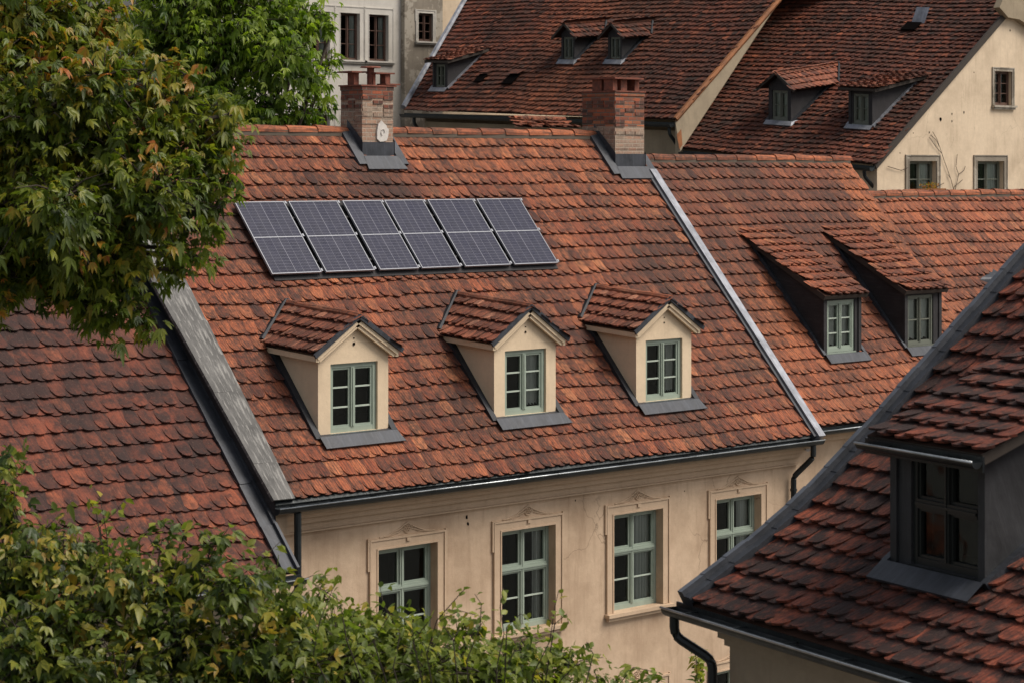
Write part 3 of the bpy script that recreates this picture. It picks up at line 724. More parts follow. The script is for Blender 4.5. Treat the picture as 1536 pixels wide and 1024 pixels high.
# cornice return at the left gable foot
mb = MB(); mb.box(V3(24.60, ME - .02, 7.30), UU, VV, ZZ, (0, .66), (.12, 1.0), (.05, .34)); mb.box(V3(24.66, ME, 7.18), UU, VV, ZZ, (0, .5), (.2, 1.0), (0, .165))
mb.build('cornice', M['trim'], main)
# gutter + pipes
gutter(main, V3(24.85, ME - .10, MZ - .07), V3(39.35, ME - .10, MZ - .07), -VV, .11)
mb = MB(); mb.quad(V3(24.9, ME - .04, MZ - .02), V3(39.2, ME - .04, MZ - .02), MR.pt(LEN, .10, .012), MR.pt(-.35, .10, .012)); mb.build('eave_flashing', M['gutter'], main)
pipe(main, [V3(25.32, ME - .10, MZ - .18), V3(25.32, ME - .10, MZ - 1.0), V3(25.32, ME - .10, .1)], .065)
pipe(main, [V3(39.10, ME - .10, MZ - .17), V3(39.10, ME - .10, MZ - .42), V3(38.98, ME + .33, MZ - .85), V3(38.98, ME + .33, .1)], .06)
# windows
for i, (a, b) in enumerate(ops):
    for z0, z1, up in ((4.88, 6.77, 1), (1.35, 3.28, 0)):
        w = window(main, V3(wx0 + a, WV + .20, z0), UU, -VV, b - a, z1 - z0, 'green', curtain=(.0, .22, .35, .3)[i], seed=i + up * 9, sill=None)
        surround(w, V3(wx0, WV, 0), UU, -VV, a, b, z0, z1, .20, 'trim')
# dormers
for i, (a0, a1) in enumerate(dspec):
    gable_dormer(main, MR, a0, a1, .76, (1.55, 1.53, 1.56)[i], (.50, .52, .49)[i], None, ('dormer_wall', 'dormer_wall'), over=.17, opening=(.28, 1.37, .10, 1.31), curtain=(.0, .4, .3)[i], seed=i + 30, tilt=.07)
# flat dark discs painting the shade inside the pediment vents
for i, (a0, a1) in enumerate(dspec):
    c = MR.W((a0 + a1) / 2, .76 - .004, MR.zd(.76) + 1.62)
    for q_, r_ in ((0, .028 - .006 * i), (.10, .012)): mb = MB(); mb.tube([c + ZZ * q_, c + ZZ * q_ - VV * .01], r_, 8); mb.build('vent_shade', M['opening_shade'], main)
# chimneys
def brick_box(mb, x0, x1, y0, y1, z0, z1, low, mat=0):
    mb.cc = (.5, .5, low, 0)
    P = lambda x, y, z: V3(x, y, z); of = z0
    def fc(A, Bp, L):
        uv = [(0 + A[0] * .37, z0), (L + A[0] * .37, z0), (L + A[0] * .37, z1), (A[0] * .37, z1)]
        mb.add([A + ZZ * (z0 - A[2]), Bp + ZZ * (z0 - Bp[2]), Bp + ZZ * (z1 - Bp[2]), A + ZZ * (z1 - A[2])], [(0, 1, 2, 3)], mat, uv)
    fc(P(x0, y0, z0), P(x1, y0, z0), x1 - x0); fc(P(x1, y0, z0), P(x1, y1, z0), y1 - y0); fc(P(x1, y1, z0), P(x0, y1, z0), x1 - x0); fc(P(x0, y1, z0), P(x0, y0, z0), y1 - y0)
    mb.add([P(x0, y0, z1), P(x1, y0, z1), P(x1, y1, z1), P(x0, y1, z1)], [(0, 1, 2, 3)], mat, [(0, 0), (.8, 0), (.8, .8), (0, .8)]); mb.cc = (.5, .5, 0, 0)
def chimney(parent, x0, x1, y0, y1, ztop, zmid, kind, label):
    mb = MB(); r = random.Random(kind); z = y0 * 0 + (MZ + (y0 - ME) * 1.163) - .3
    row = .085; k = 0; zz = z
    zs = int((ztop - z) / (row * 3)) + 1
    for q in range(zs):    # slightly uneven courses
        za, zb = z + q * row * 3, min(z + (q + 1) * row * 3, ztop)
        if zb - za < .01: continue
        j = r.uniform(-.009, .009); j2 = r.uniform(-.009, .009)
        brick_box(mb, x0 + j, x1 + j2, y0 + j2, y1 + j, za, zb, 1.0 if za < zmid else 0)
    brick_box(mb, x0 - .012, x1 + .012, y0 - .012, y1 + .012, ztop, ztop + .08, 0)
    # individual proud and missing bricks break the outline
    used = set()
    for q in range(30):
        side = r.random() < .55; kq = r.randint(8, int((ztop - z - .5) / row)); sl_ = r.randint(0, 2)
        if (side, kq, sl_) in used: continue
        used.add((side, kq, sl_)); zq = z + .4 + row * kq; pr = r.uniform(.012, .024)
        mb.cc = (.5, .5, 1.0 if zq < zmid else 0, 0)
        if side: L = (x1 - x0) / 3; mb.box(V3(x0 + L * sl_ + .01, y0, zq), UU, VV, ZZ, (0, L - .03), (-pr, .03), (.004, row - .012))
        else: L = (y1 - y0) / 3; mb.box(V3(x0, y0 + L * sl_ + .01, zq), UU, VV, ZZ, (-pr, .03), (0, L - .03), (.004, row - .012))
    ch = mb.build('chimney', M['brick'], parent, False); ch['label'] = label
    # cap
    cp = MB(); w, d = x1 - x0, y1 - y0; zt = ztop + .08
    cp.box(V3(x0, y0, zt), UU, VV, ZZ, (-.03, w + .03) if kind == 2 else (-.05, w + .07), (-.03, d + .02), (0, .03))
    if kind == 1:
        cp.box(V3(x0, y0, zt + .036), UU, VV, ZZ, (.04, .17), (.30, .50), (0, .24)); cp.box(V3(x0, y0, zt + .036), UU, VV, ZZ, (w - .16, w - .03), (.05, .22), (0, .22))
        cp.box(V3(x0, y0, zt + .277), UU, VV, ZZ, (-.10, .30), (.2, d), (0, .03)); cp.box(V3(x0, y0, zt + .257), UU, VV, ZZ, (w - .46, w + .05), (.0, .30), (0, .03))
        cp.box(V3(x0, y0, zt + .036), UU, VV, ZZ, (w - .22, w + .16), (-.04, .25), (.001, .03)); cp.box(V3(x0, y0, zt + .036), UU, VV, ZZ, (w - .44, w - .38), (.1, .22), (0, .22))
        cp.tube([V3(x0 + w * .48, y0 + .2, zt + .03), V3(x0 + w * .48, y0 + .2, zt + .38)], .075, 10)
        cp.tube([V3(x0 + w * .48, y0 + .2, zt + .38), V3(x0 + w * .48, y0 + .2, zt + .41)], [.22, .20], 10)
    else:
        for xa, xb, ya in ((.04, .22, .45), (.30, .50, .1), (w - .20, w - .06, .1), (.02, .16, .08)): cp.box(V3(x0, y0, zt + .036), UU, VV, ZZ, (xa, xb), (ya, ya + .28), (0, .25))
        cp.box(V3(x0, y0, zt + .287), UU, VV, ZZ, (-.02, w - .04), (-.02, d - .05), (0, .04))
    cp.build('chimney_cap', M['ceramic'], ch)
    # lead apron, upstands
    fl = MB(); b0 = (y0 - ME) / cos(radians(49.3)); b1 = min((y1 - ME) / cos(radians(49.3)), ML - .02); a0, a1 = x0 - GU, x1 - GU
    sv, nn = MR.basis(0)
    fl.quad(MR.pt(a0 - .02, b0, .0) - VV * .02, MR.pt(a1 + .02, b0, 0) - VV * .02, MR.pt(a1 + .02, b0, 0) - VV * .02 + ZZ * .36, MR.pt(a0 - .02, b0, 0) - VV * .02 + ZZ * .36)
    fl.quad(MR.pt(a0 - .08, b0 - .33, .112), MR.pt(a1 + .14, b0 - .33, .112), MR.pt(a1 + .03, b0 + .0, .13), MR.pt(a0 - .03, b0, .13))
    fl.quad(MR.pt(a0 - .08, b0 - .33, .04), MR.pt(a1 + .14, b0 - .33, .04), MR.pt(a1 + .14, b0 - .33, .112), MR.pt(a0 - .08, b0 - .33, .112))
    for a, sg in ((a0, -1), (a1, 1)):
        o_ = UU * sg
        fl.quad(MR.pt(a, b0 - .05) + o_ * .02 + ZZ * .02, MR.pt(a, b1) + o_ * .02, MR.pt(a, b1) + o_ * .02 + ZZ * .30, MR.pt(a, b0 - .05) + o_ * .02 + ZZ * .42)
        fl.quad(MR.pt(a + sg * .02, b0 - .2, .12), MR.pt(a + sg * .24, b0 - .2, .11), MR.pt(a + sg * .24, b1, .11), MR.pt(a + sg * .02, b1, .12))
        fl.quad(MR.pt(a + sg * .24, b0 - .2, .11), MR.pt(a + sg * .25, b0 - .2, .03), MR.pt(a + sg * .25, b1, .03), MR.pt(a + sg * .24, b1, .11))
    fl.build('flashing', M['lead'], ch)
    return ch
c1 = chimney(main, 31.08, 31.90, 36.18, 36.84, 15.04, 14.62, 1, 'brick chimney with a white render patch and clay flue pipe')
c2 = chimney(main, 38.25, 39.20, 36.00, 37.0, 15.08, 14.36, 2, 'wide brick chimney at the end of the ridge')
mb = MB(); r = random.Random(8); cpt = hit(574, 199, V3(0, 36.18 - .035, 0), VV); ring = []
for i in range(22):
    an = 2 * pi * i / 22; ra = .165 * (1 + .08 * sin(3 * an + 2.2) + r.uniform(-.08, .09)); ring.append(cpt + UU * cos(an) * ra * .95 + ZZ * sin(an) * ra * 1.25)
mb.poly(ring); mb.add([p for p in ring] + [p + VV * .05 for p in ring], [(i, (i + 1) % 22, 22 + (i + 1) % 22, 22 + i) for i in range(22)])
mb.tube([cpt - VV * .012 + UU * cos(v) * .05 + ZZ * sin(v) * .07 for v in [i * pi / 5 for i in range(8)]], .008, 5, caps=False)
mb.build('render_patch', M['patch'], c1)
# sheet under the panels
a_, b_ = MR.px(352, 303, .2); 
mb = MB(); A0, _ = MR.px(345, 300, .07); A1, _ = MR.px(840, 405, .07); B1_ = MR.px(600, 300, .09)[1]; B0_ = MR.px(412, 421, .09)[1]
mb.quad(MR.pt(A0 + .05, B0_, .09), MR.pt(A1 - .05, B0_, .09), MR.pt(A1 - .05, B1_, .09), MR.pt(A0 + .05, B1_, .09)); mb.quad(MR.pt(A0 + .05, B0_, .05), MR.pt(A1 - .05, B0_, .05), MR.pt(A1 - .05, B0_, .09), MR.pt(A0 + .05, B0_, .09))
sv, nn = MR.basis(0)
for bb in (4.95, 6.0): mb.box(MR.pt(A0 + .1, bb, .09), UU, sv, nn, (0, A1 - A0 - .3), (0, .04), (0, .05))
mb.build('panel_flashing', M['slate'], main)
px_edges = [(352, 426), (433, 506), (514, 572), (577, 635), (642, 710), (716, 781)]
plab = ['dark solar panel at the left end of the row, nearest the big tree', 'second dark solar panel from the left end of the row', 'narrower dark solar panel, third from the left end of the row', 'narrower dark solar panel, fourth from the left end of the row',
        'dark solar panel second from the right end of the row', 'solar panel at the right end of the row with pale sky sheen']
HP = .20
for i, (xa, xb) in enumerate(px_edges):
    ytop = 303 - i * .6
    aa, bt = MR.px(xa, ytop, HP); ab, _ = MR.px(xb, ytop, HP); bt = MR.px(354, 303, HP)[1]; b0 = MR.px(410, 411, HP)[1]
    if i == 5: ab -= .0
    base = MR.pt((aa + ab) / 2, b0, .1); t = thing('solar_panel', plab[i], 'solar panel', tuple(base), 'solar panels in a row on the main roof')
    tf = MB(); w = ab - aa; L = bt - b0; fwid = .018; O = MR.pt(aa, b0, HP)
    bx = lambda x, y, z: tf.box(O, UU, sv, nn, x, y, z)
    bx((0, w), (0, fwid), (-.04, 0)); bx((0, w), (L - fwid, L), (-.04, 0)); bx((0, fwid), (fwid, L - fwid), (-.04, 0)); bx((w - fwid, w), (fwid, L - fwid), (-.04, 0))
    bx((fwid, w - fwid), (L / 2 - .010, L / 2 + .010), (-.012, -.001))
    tf.build('panel_frame', M['alu'], t)
    cb = MB(); pts = [O + UU * x + sv * y - nn * .006 for x, y in ((fwid, fwid), (w - fwid, fwid), (w - fwid, L - fwid), (fwid, L - fwid))]
    cb.add(pts, [(0, 1, 2, 3)], 0, [(0, 0), (1, 0), (1, 1), (0, 1)]); cb.quad(*[p - nn * .032 for p in pts[::-1]], 1); cb.build('solar_cells', [M['cells'], M['black']], t)
    for y in (.02, L * .5, L - .06): cl = MB(); cl.box(O, UU, sv, nn, (w + .012, w + .05), (y, y + .06), (-.1, .004)); cl.build('clamp', M['alu'], t)

# ================================================================== NEIGHBOUR HOUSES (right)
def row_house(name, label, x0, x1, off, bE, bR, wallkey='wall', zone=None, holes=(), tm='tile_near', win=()):
    O = MR.pt(0, bE, off); O = V3(x0, O[1], O[2]); L = bR - bE
    R = Roof(O, UU, VV, [(L, 49.3)]); t = thing(name, label, 'house', ((x0 + x1) / 2, O[1] + 5, 0)); w = x1 - x0
    mb = MB(); tiles(mb, R, [(0, 0), (w, 0), (w, L - .05), (0, L - .05)], .27, .345, 6, holes=holes, zone=zone)
    mb.quad(R.pt(0, 0, -.01), R.pt(w, 0, -.01), R.pt(w, L, -.01), R.pt(0, L, -.01), 1)
    rv = R.pt(0, L)[1]; rz = R.pt(0, L)[2]; wv = O[1] + .42
    Rb = Roof(V3(x1, 2 * rv - O[1], O[2]), -UU, -VV, [(L, 49.3)]); tiles(mb, Rb, [(0, 0), (w, 0), (w, L - .8), (0, L - .8)], .54, .69, 2, double=False); mb.quad(Rb.pt(0, 0, -.01), Rb.pt(w, 0, -.01), Rb.pt(w, L, -.01), Rb.pt(0, L, -.01), 1)
    ro = mb.build('roof', [M[tm], M['deck']], t)
    mb = MB(); ridge(mb, V3(x0, rv, rz + .06), V3(x1 + .05, rv, rz + .06), r=.13, seg=.7); mb.build('ridge_tiles', M[tm], ro)
    mb = MB(); mb.box(V3(x0, rv, rz), UU, VV, ZZ, (0, w), (-.12, .12), (-.06, .045)); mb.build('ridge_mortar', M['mortar'], ro)
    mb = MB(); wall_holes(mb, V3(x0, wv, 0), UU, w, O[2] - .1, list(win), .26, -VV); bv = 2 * rv - wv
    for u in (x0 + .005, x1 - .005): mb.poly([V3(u, wv, 0), V3(u, bv, 0), V3(u, bv, O[2]), V3(u, rv, rz - .2), V3(u, wv, O[2])])
    mb.quad(V3(x0, bv, 0), V3(x1, bv, 0), V3(x1, bv, O[2]), V3(x0, bv, O[2]))
    mb.build('wall', [M[wallkey], M['dark']], t)
    mb = MB(); mb.box(V3(x0, wv, O[2] - .1), UU, VV, ZZ, (0, w), (-.3, -.002), (-.12, 0)); mb.box(V3(x0, wv, O[2] - .1), UU, VV, ZZ, (0, w), (-.15, -.002), (-.26, -.122)); mb.build('cornice', M['trim'], t)
    gutter(t, V3(x0 + .02, O[1] - .1, O[2] - .07), V3(x1, O[1] - .1, O[2] - .07), -VV, .10)
    for a, b, z0, z1 in win:
        wd = window(t, V3(x0 + a, wv + .2, z0), UU, -VV, b - a, z1 - z0, 'green'); surround(wd, V3(x0, wv, 0), UU, -VV, a, b, z0, z1, .2, 'trim')
    return t, R
NX = 39.42
def nzone(a, b):
    j = random.uniform(-.12, .12)
    if a > 6.95 + j: return .9
    if (a - 1.9) ** 2 / 2.2 + (b - 2.7) ** 2 / 1.0 < 1 + j * 3: return .55
    if b < 1.5: return .35 + j
    return max(-.8, -.75 + .16 * abs(b - 5.4) + .05 * abs(a - 4) + j * 2.2)
dA = [(41.69 - NX, 43.02 - NX), (44.67 - NX, 46.08 - NX)]
hn = [[(a0, 1.85), (a1, 1.85), (a1, 3.6), (a0, 3.6)] for a0, a1 in dA]
nb, NR = row_house('row_house', 'cream house with orange tiled roof and two dark shed dormers, right of the lead verge', NX, 47.35, -.35, .41, 7.90,
    zone=nzone, holes=hn, win=[(1.45, 2.9, 4.6, 6.35), (4.5, 5.9, 4.6, 6.35)])
for i, (a0, a1) in enumerate(dA):
    shed_dormer(nb, NR, a0, a1, 32.92 - NR.O[1], 1.40, 35.22 - NR.O[1], ('slate', 'slate'), (.14, 1.13, .10, 1.24), style='grey' if i else 'dormer', sheet='lead', seed=i, curtain=.98, over=.12)
far, FR3 = row_house('row_house', 'tiled house behind the corner roof with the lowest, farthest orange ridge of the row', 47.36, 57.5, -.47, .41, 6.84, zone=lambda a, b: .3 if a < 2 else .1)
mb = MB(); P = FR3.px(1472, 418, .1); mb.poly([FR3.pt(P[0], P[1], .06), FR3.pt(P[0] + .75, P[1] - .55, .06), FR3.pt(P[0] + .75, P[1] - .2, .3), FR3.pt(P[0] + .1, P[1] + .05, .1)]); mb.poly([FR3.pt(P[0], P[1], .06), FR3.pt(P[0] + .75, P[1] - .2, .3), FR3.pt(P[0] + .85, P[1] + .3, .06)]); mb.build('roof_vent', M['lead'], far)

# ================================================================== LEFT HOUSE
lh = thing('low_house', 'house at the left with a moss-dark red roof half hidden by the autumn tree', 'house', (18, 35, 0))
LW = 24.84 - 12
mb = MB(); tiles(mb, LR, [(0, 0), (LW - .18, 0), (LW - .18, 7.85), (0, 7.85)], .305, .35, 8, jit=1.3, zone=lambda a, b: max(-.75, min(.35, .30 - .13 * b - .05 * (a - 9) + random.uniform(-.3, .2))))
mb.quad(LR.pt(0, 0, -.01), LR.pt(LW, 0, -.01), LR.pt(LW, 7.9, -.01), LR.pt(0, 7.9, -.01), 1)
lv = LR.pt(0, 7.9)[1]; lz = LR.pt(0, 7.9)[2]
LRb = Roof(V3(24.84, 2 * lv - 30.62, 6.82), -UU, -VV, [(7.9, 48.3)]); tiles(mb, LRb, [(0, 0), (LW, 0), (LW, 7.0), (0, 7.0)], .6, .7, 2, double=False); mb.quad(LRb.pt(0, 0, -.01), LRb.pt(LW, 0, -.01), LRb.pt(LW, 7.9, -.01), LRb.pt(0, 7.9, -.01), 1)
ridge(mb, V3(12, lv, lz + .06), V3(24.7, lv, lz + .06), r=.14, seg=.6)
mb.build('roof', [M['tile_left'], M['deck']], lh)
mb = MB(); mb.box(V3(12.3, 31.0, 0), UU, VV, ZZ, (0, 12.45), (0, 2 * (lv - 31.0)), (0, 6.7))
for u in (12.3, 24.75): mb.poly([V3(u, 31.0, 6.7), V3(u, 2 * lv - 31.0, 6.7), V3(u, lv, lz - .2)])
mb.build('wall', M['wall_dim'], lh)
mb = MB(); sv2, nn2 = LR.basis(0)
for i in range(9):
    b0 = i * .88; r1 = random.Random(i).uniform(-.012, .012)
    mb.box(LR.pt(LW, b0, r1), UU, sv2, nn2, (-.30, -.02), (0, .90), (.05, .105 + .004 * (i % 2)))
    mb.box(LR.pt(LW, b0, r1), UU, sv2, nn2, (-.055, .0), (0, .90), (.11, .17))
mb.build('valley_flashing', M['lead'], lh)
gutter(lh, V3(12, 30.5, 6.74), V3(24.95, 30.5, 6.74), -VV, .1)

# ================================================================== CORNER HOUSE (front right)
an = radians(28.2); AD = FW * cos(an) - RT * sin(an); CE = -AD; CB = FW * sin(an) + RT * cos(an)
CO = at(1030, 905, 25)
vp = [hit(x, y, CO, CE) for x, y in ((1030, 905), (1124, 834), (1207, 763), (1300, 665), (1536, 397))]
prof = []
for p, q in zip(vp, vp[1:]):
    d = np.dot(q - p, CB); z = q[2] - p[2]; prof.append((sqrt(d * d + z * z), math.degrees(atan2(z, d))))
prof[-1] = (prof[-1][0] + 2.0, prof[-1][1]); print('corner profile', prof)
CR = Roof(CO, CE, CB, prof); CL = CR.L; CW = 8.5
ch = thing('corner_house', 'dark-tiled house in the near right corner with a black-framed dormer', 'house', tuple(V3(CO[0], CO[1], 0) + CB * 3 + CE * 4))
qa, qb = CR.px(1340, 850); qa1, qb1 = CR.px(1476, 882); print('corner dormer', qa, qb, qa1, qb1)
cd0 = CR.d(qb) ; ca0 = qa; 
# right end of the front: same d
fp = hit(1480, 880, CR.W(0, cd0, 0), CB); ca1 = float(np.dot(fp - CO, CE)); print('a1', ca1, 'z', fp[2])
ja, jb = CR.px(1392, 580); cd1 = CR.d(jb); print('join', ja, jb, cd1, cd0)
tp = hit(1338, 676, CR.W(0, cd0, 0), CB); chw = tp[2] - (CR.O[2] + CR.zd(cd0)) + .20; print('dormer h', chw)
cd1 = cd0 + 3.1
mb = MB(); tiles(mb, CR, [(.06, 0), (CW, 0), (CW, CL - .05), (.06, CL - .05)], .285, .30, 8, holes=[[(ca0, qb), (ca1, qb), (ca1, CR.bd(cd1) - .6), (ca0, CR.bd(cd1) - .6)]], jit=1.3, th=.026)
deck(mb, CR, [(0, 0), (CW, 0), (CW, CL), (0, CL)])
crd = CR.d(CL); crz = CR.zd(crd)
CRb = Roof(CR.W(CW, 2 * crd, 0), -CE, -CB, prof); deck(mb, CRb, [(0, 0), (CW, 0), (CW, CL), (0, CL)])
P0, P1 = CR.W(0, crd, crz + .06), CR.W(CW, crd, crz + .06); ridge(mb, P0, P1, r=.13, seg=.5)
mb.build('roof', [M['tile_front'], M['deck']], ch)
mb = MB()
steps = 24
for i in range(steps):   # lead-clad raised verge following the curve
    b0, b1 = CL * i / steps, CL * (i + 1) / steps; s2, n2 = CR.basis(b0); s3, n3 = CR.basis(min(b1, CL - .01))
    g = .006 * (i % 3)
    def q(a, h): return CR.pt(a, b0, h), CR.pt(a, b1 - 1e-4, h)
    A0_, A1_ = q(-.07, .15 + g); B0q, B1q = q(.015, .155 + g); C0, C1 = q(.025, .10 + g); D0, D1 = q(.13, .098 + g); E0, E1 = q(.135, .03); F0, F1 = q(-.075, -.18)
    for a, b, c, d in ((A0_, B0q, B1q, A1_), (B0q, C0, C1, B1q), (C0, D0, D1, C1), (D0, E0, E1, D1), (F0, A0_, A1_, F1)): mb.quad(a, b, c, d, 1 if a is A0_ else 0)
mb.poly([CR.pt(-.075, 0, -.18), CR.pt(.13, 0, -.1), CR.pt(.13, 0, .09), CR.pt(.03, 0, .10), CR.pt(.02, 0, .155), CR.pt(-.07, 0, .15)])
mb.build('verge_flashing', [M['lead'], M['cap']], ch)
wO = CR.W(.18, .42, 0); wO[2] = 0; wtop = CO[2] - .16
mb = MB(); D2 = 2 * (crd - .42)
mb.box(wO, CE, CB, ZZ, (0, CW - .4), (0, D2), (0, wtop))
for a in (0, CW - .4):
    pr = [(CR.zd(d_) + CO[2] - .12, d_ - .42) for d_ in np.linspace(.5, crd, 9)]
    pts = [wO + CE * a + ZZ * wtop] + [wO + CE * a + CB * y + ZZ * z for z, y in pr] + [wO + CE * a + CB * (D2 - y) + ZZ * z for z, y in pr[::-1][1:]] + [wO + CE * a + CB * D2 + ZZ * wtop]
    mb.poly(pts)
mb.build('wall', M['wall_front'], ch)
mb = MB()
for y, z0, z1 in ((-.30, -.10, 0), (-.20, -.18, -.102), (-.11, -.30, -.182), (-.05, -.38, -.302)):
    mb.box(wO + ZZ * (wtop + .1), CE, CB, ZZ, (y * .6, CW - .3), (y, -.002), (z0, z1))
mb.build('cornice', M['wall_front'], ch)
gutter(ch, CR.W(-.22, -.09, -.06), CR.W(CW, -.09, -.06), -CB, .095)
g0 = CR.W(-.1, -.09, -.06)
pipe(ch, [g0 - ZZ * .05, g0 - ZZ * .28, g0 - ZZ * .52 + CE * .27 + CB * .30, V3(*(g0 + CE * .27 + CB * .30)[:2], .1)], .052)
cdm = shed_dormer(ch, CR, ca0, ca1, cd0, chw, cd1, ('slate_front', 'slate_front'), (.2 * (ca1 - ca0), .93 * (ca1 - ca0), .10, chw * .93), style='black', tw=.285, tex=.30, over=.17, overf=.2, tmat='tile_front', nseg=8, curtain=.0, sheet='lead', seed=4, apron=.30, jit=.9)
zb = CO[2] + CR.zd(cd0) + chw
gutter(cdm, CR.W(ca0 - .19, cd0 - .27, CR.zd(cd0) + chw - .12), CR.W(ca1 + .19, cd0 - .27, CR.zd(cd0) + chw - .12), -CB, .06)
# ================================================================== BACK HOUSES
# B1 : large dark roof, centre
b1L, b1R = at(607, 167, 90.9), at(1012, 181, 80.6)
e1 = norm(b1R - b1L); h1 = norm(V3(e1[0], e1[1], 0)); Bd1 = norm(V3(-h1[1], h1[0], 0)); Bd1 = Bd1 if Bd1[0] > 0 else -Bd1
R1 = Roof(b1L, e1, Bd1, [(22, 38.0)]); W1 = float(np.linalg.norm(b1R - b1L))
pl = [R1.px(*p) for p in ((607, 165), (1012, 180), (1168, 0), (1215, -60), (735, -60))]
print('B1', W1, pl)
bh = thing('long_house', 'old house with big dark weathered roof, three small dormers and two dark roof hatches', 'house', tuple(V3(*(b1L[:2] + b1R[:2]) / 2, 0)) if False else (float((b1L[0] + b1R[0]) / 2) + 4, float((b1L[1] + b1R[1]) / 2), 0))
mb = MB()
tiles(mb, R1, pl, .27, .27, 3, jit=1.5, th=.03, sag=.05, zone=lambda a, b: max(0, .55 - .12 * abs(a - 7 + b * .1) ) * (b < 9) * .6)
mb.poly([R1.pt(a, b, -.01) for a, b in pl], 1)
top = pl[3][1]; P_t0, P_t1 = R1.pt(*pl[4]), R1.pt(*pl[3]); dn = Bd1 * 14 - ZZ * 11
mb.quad(P_t0, P_t1, P_t1 + dn, P_t0 + dn, 1)
hipf = R1.pt(*pl[0]) + Bd1 * 18; mb.poly([R1.pt(*pl[0]), P_t0, P_t0 + dn, hipf], 1)
mb.build('roof', [M['tile_far'], M['deck']], bh)
mb = MB(); A, Bq = R1.pt(*pl[0], .12), R1.pt(*pl[4], .12); mb.tube([A, Bq], .11, 6); mb.build('hip_flashing', M['zinc'], bh)
mb = MB(); wl = R1.pt(.6, 0) + Bd1 * .5; wl[2] = 0; wall_holes(mb, wl, h1, W1 - .7, float(b1R[2]) - .35, [(W1 - 3.9, W1 - 2.9, 12.35, 13.4)], .15, -Bd1)
L = float(b1L[2] - b1R[2]); mb.poly([wl + ZZ * (b1R[2] - .35), wl + h1 * (W1 - .7) + ZZ * (b1R[2] - .35), wl + ZZ * (b1L[2] - .4)])
mb.quad(wl, wl + ZZ * (b1L[2] - .1), wl + ZZ * (b1L[2] - .1) + Bd1 * 17, wl + Bd1 * 17)
mb.build('wall', [M['wall_dim'], M['dark']], bh)
window(bh, wl + h1 * (W1 - 3.9) + Bd1 * .1 + ZZ * 12.35, h1, -Bd1, 1.0, 1.05, 'grey', curtain=.98)
gutter(bh, R1.pt(0, 0, 0) - Bd1 * .15 - ZZ * .12, R1.pt(W1, 0, 0) - Bd1 * .15 - ZZ * .12, -Bd1, .12, bead=False)
pp = R1.pt(W1 - .25, 0) - ZZ * .2; pipe(bh, [pp, pp - ZZ * .25, pp - ZZ * .7 + Bd1 * .45, V3(pp[0] + .45 * Bd1[0], pp[1] + .45 * Bd1[1], .1)], .06)
pp = R1.pt(.55, 0) - ZZ * .2; pipe(bh, [pp, pp - ZZ * .25, pp - ZZ * .7 + Bd1 * .45, V3(pp[0] + .45 * Bd1[0], pp[1] + .45 * Bd1[1], .1)], .07)
def small_front(R, xl, xr, yb):
    a0, b0 = R.px(xl, yb); d0 = R.d(b0); f = hit(xr, yb, R.W(0, d0, 0), R.B); a1 = float(np.dot((f - R.O)[:2], R.e[:2])); return a0, a1, d0
def hgt(R, a, d0, x, y):
    f = hit(x, y, R.W(0, d0, 0), R.B); return float(f[2] - R.W(a, d0, R.zd(d0))[2])
# gabled pair
for i, (xl, xr, yb, yt) in enumerate(((842, 862, 93, 50), (912, 933, 93, 50))):
    a0, a1, d0 = small_front(R1, xl, xr, yb); hw = hgt(R1, a0, d0, xl, yt); w = a1 - a0; print('B1 dormer', a0, a1, d0, hw)
    gable_dormer(bh, R1, a0, a1, d0, hw, .28, None, ('slate', 'slate'), over=.28, overf=.2, tilt=.10, tw=.24, tex=.26, style='grey', trim=False, sheet='zinc', nseg=3, curtain=.9, seed=i, opening=(.1, w - .08, .12, hw * .88), tmat='tile_far')
a0, a1, d0 = small_front(R1, 650, 672, 134); hw = hgt(R1, a0, d0, 652, 90); w = a1 - a0; q = R1.px(700, 50); print('B1 shed', a0, a1, d0, hw, q)
shed_dormer(bh, R1, a0, a1, d0, hw, d0 + .72 * (R1.d(q[1]) - d0), ('slate', 'slate'), (.15, w - .18, .1, hw * .86), tw=.26, tex=.27, over=.25, overf=.25, tmat='tile_dorm', nseg=3, curtain=.8, seed=3)
for x, y in ((722, 122), (767, 124)):
    a, b = R1.px(x, y); mb = MB(); s2, n2 = R1.basis(0); k = 1.0 if x > 740 else .75
    mb.box(R1.pt(a, b, .13), R1.e, s2, n2, (-.27 * k, .27 * k), (-.25 * k, .35 * k), (-.02, .012), 0); mb.poly([R1.pt(a - .3 * k, b + .7 * k, .10), R1.pt(a + .3 * k, b + .7 * k, .10), R1.pt(a + .3 * k, b + .25, .24), R1.pt(a - .3 * k, b + .25, .24)][::-1], 1)
    mb.build('roof_hatch', [M['opening_shade'], M['tile_far']], bh)  # near-black slab paints the shade of the open hatch

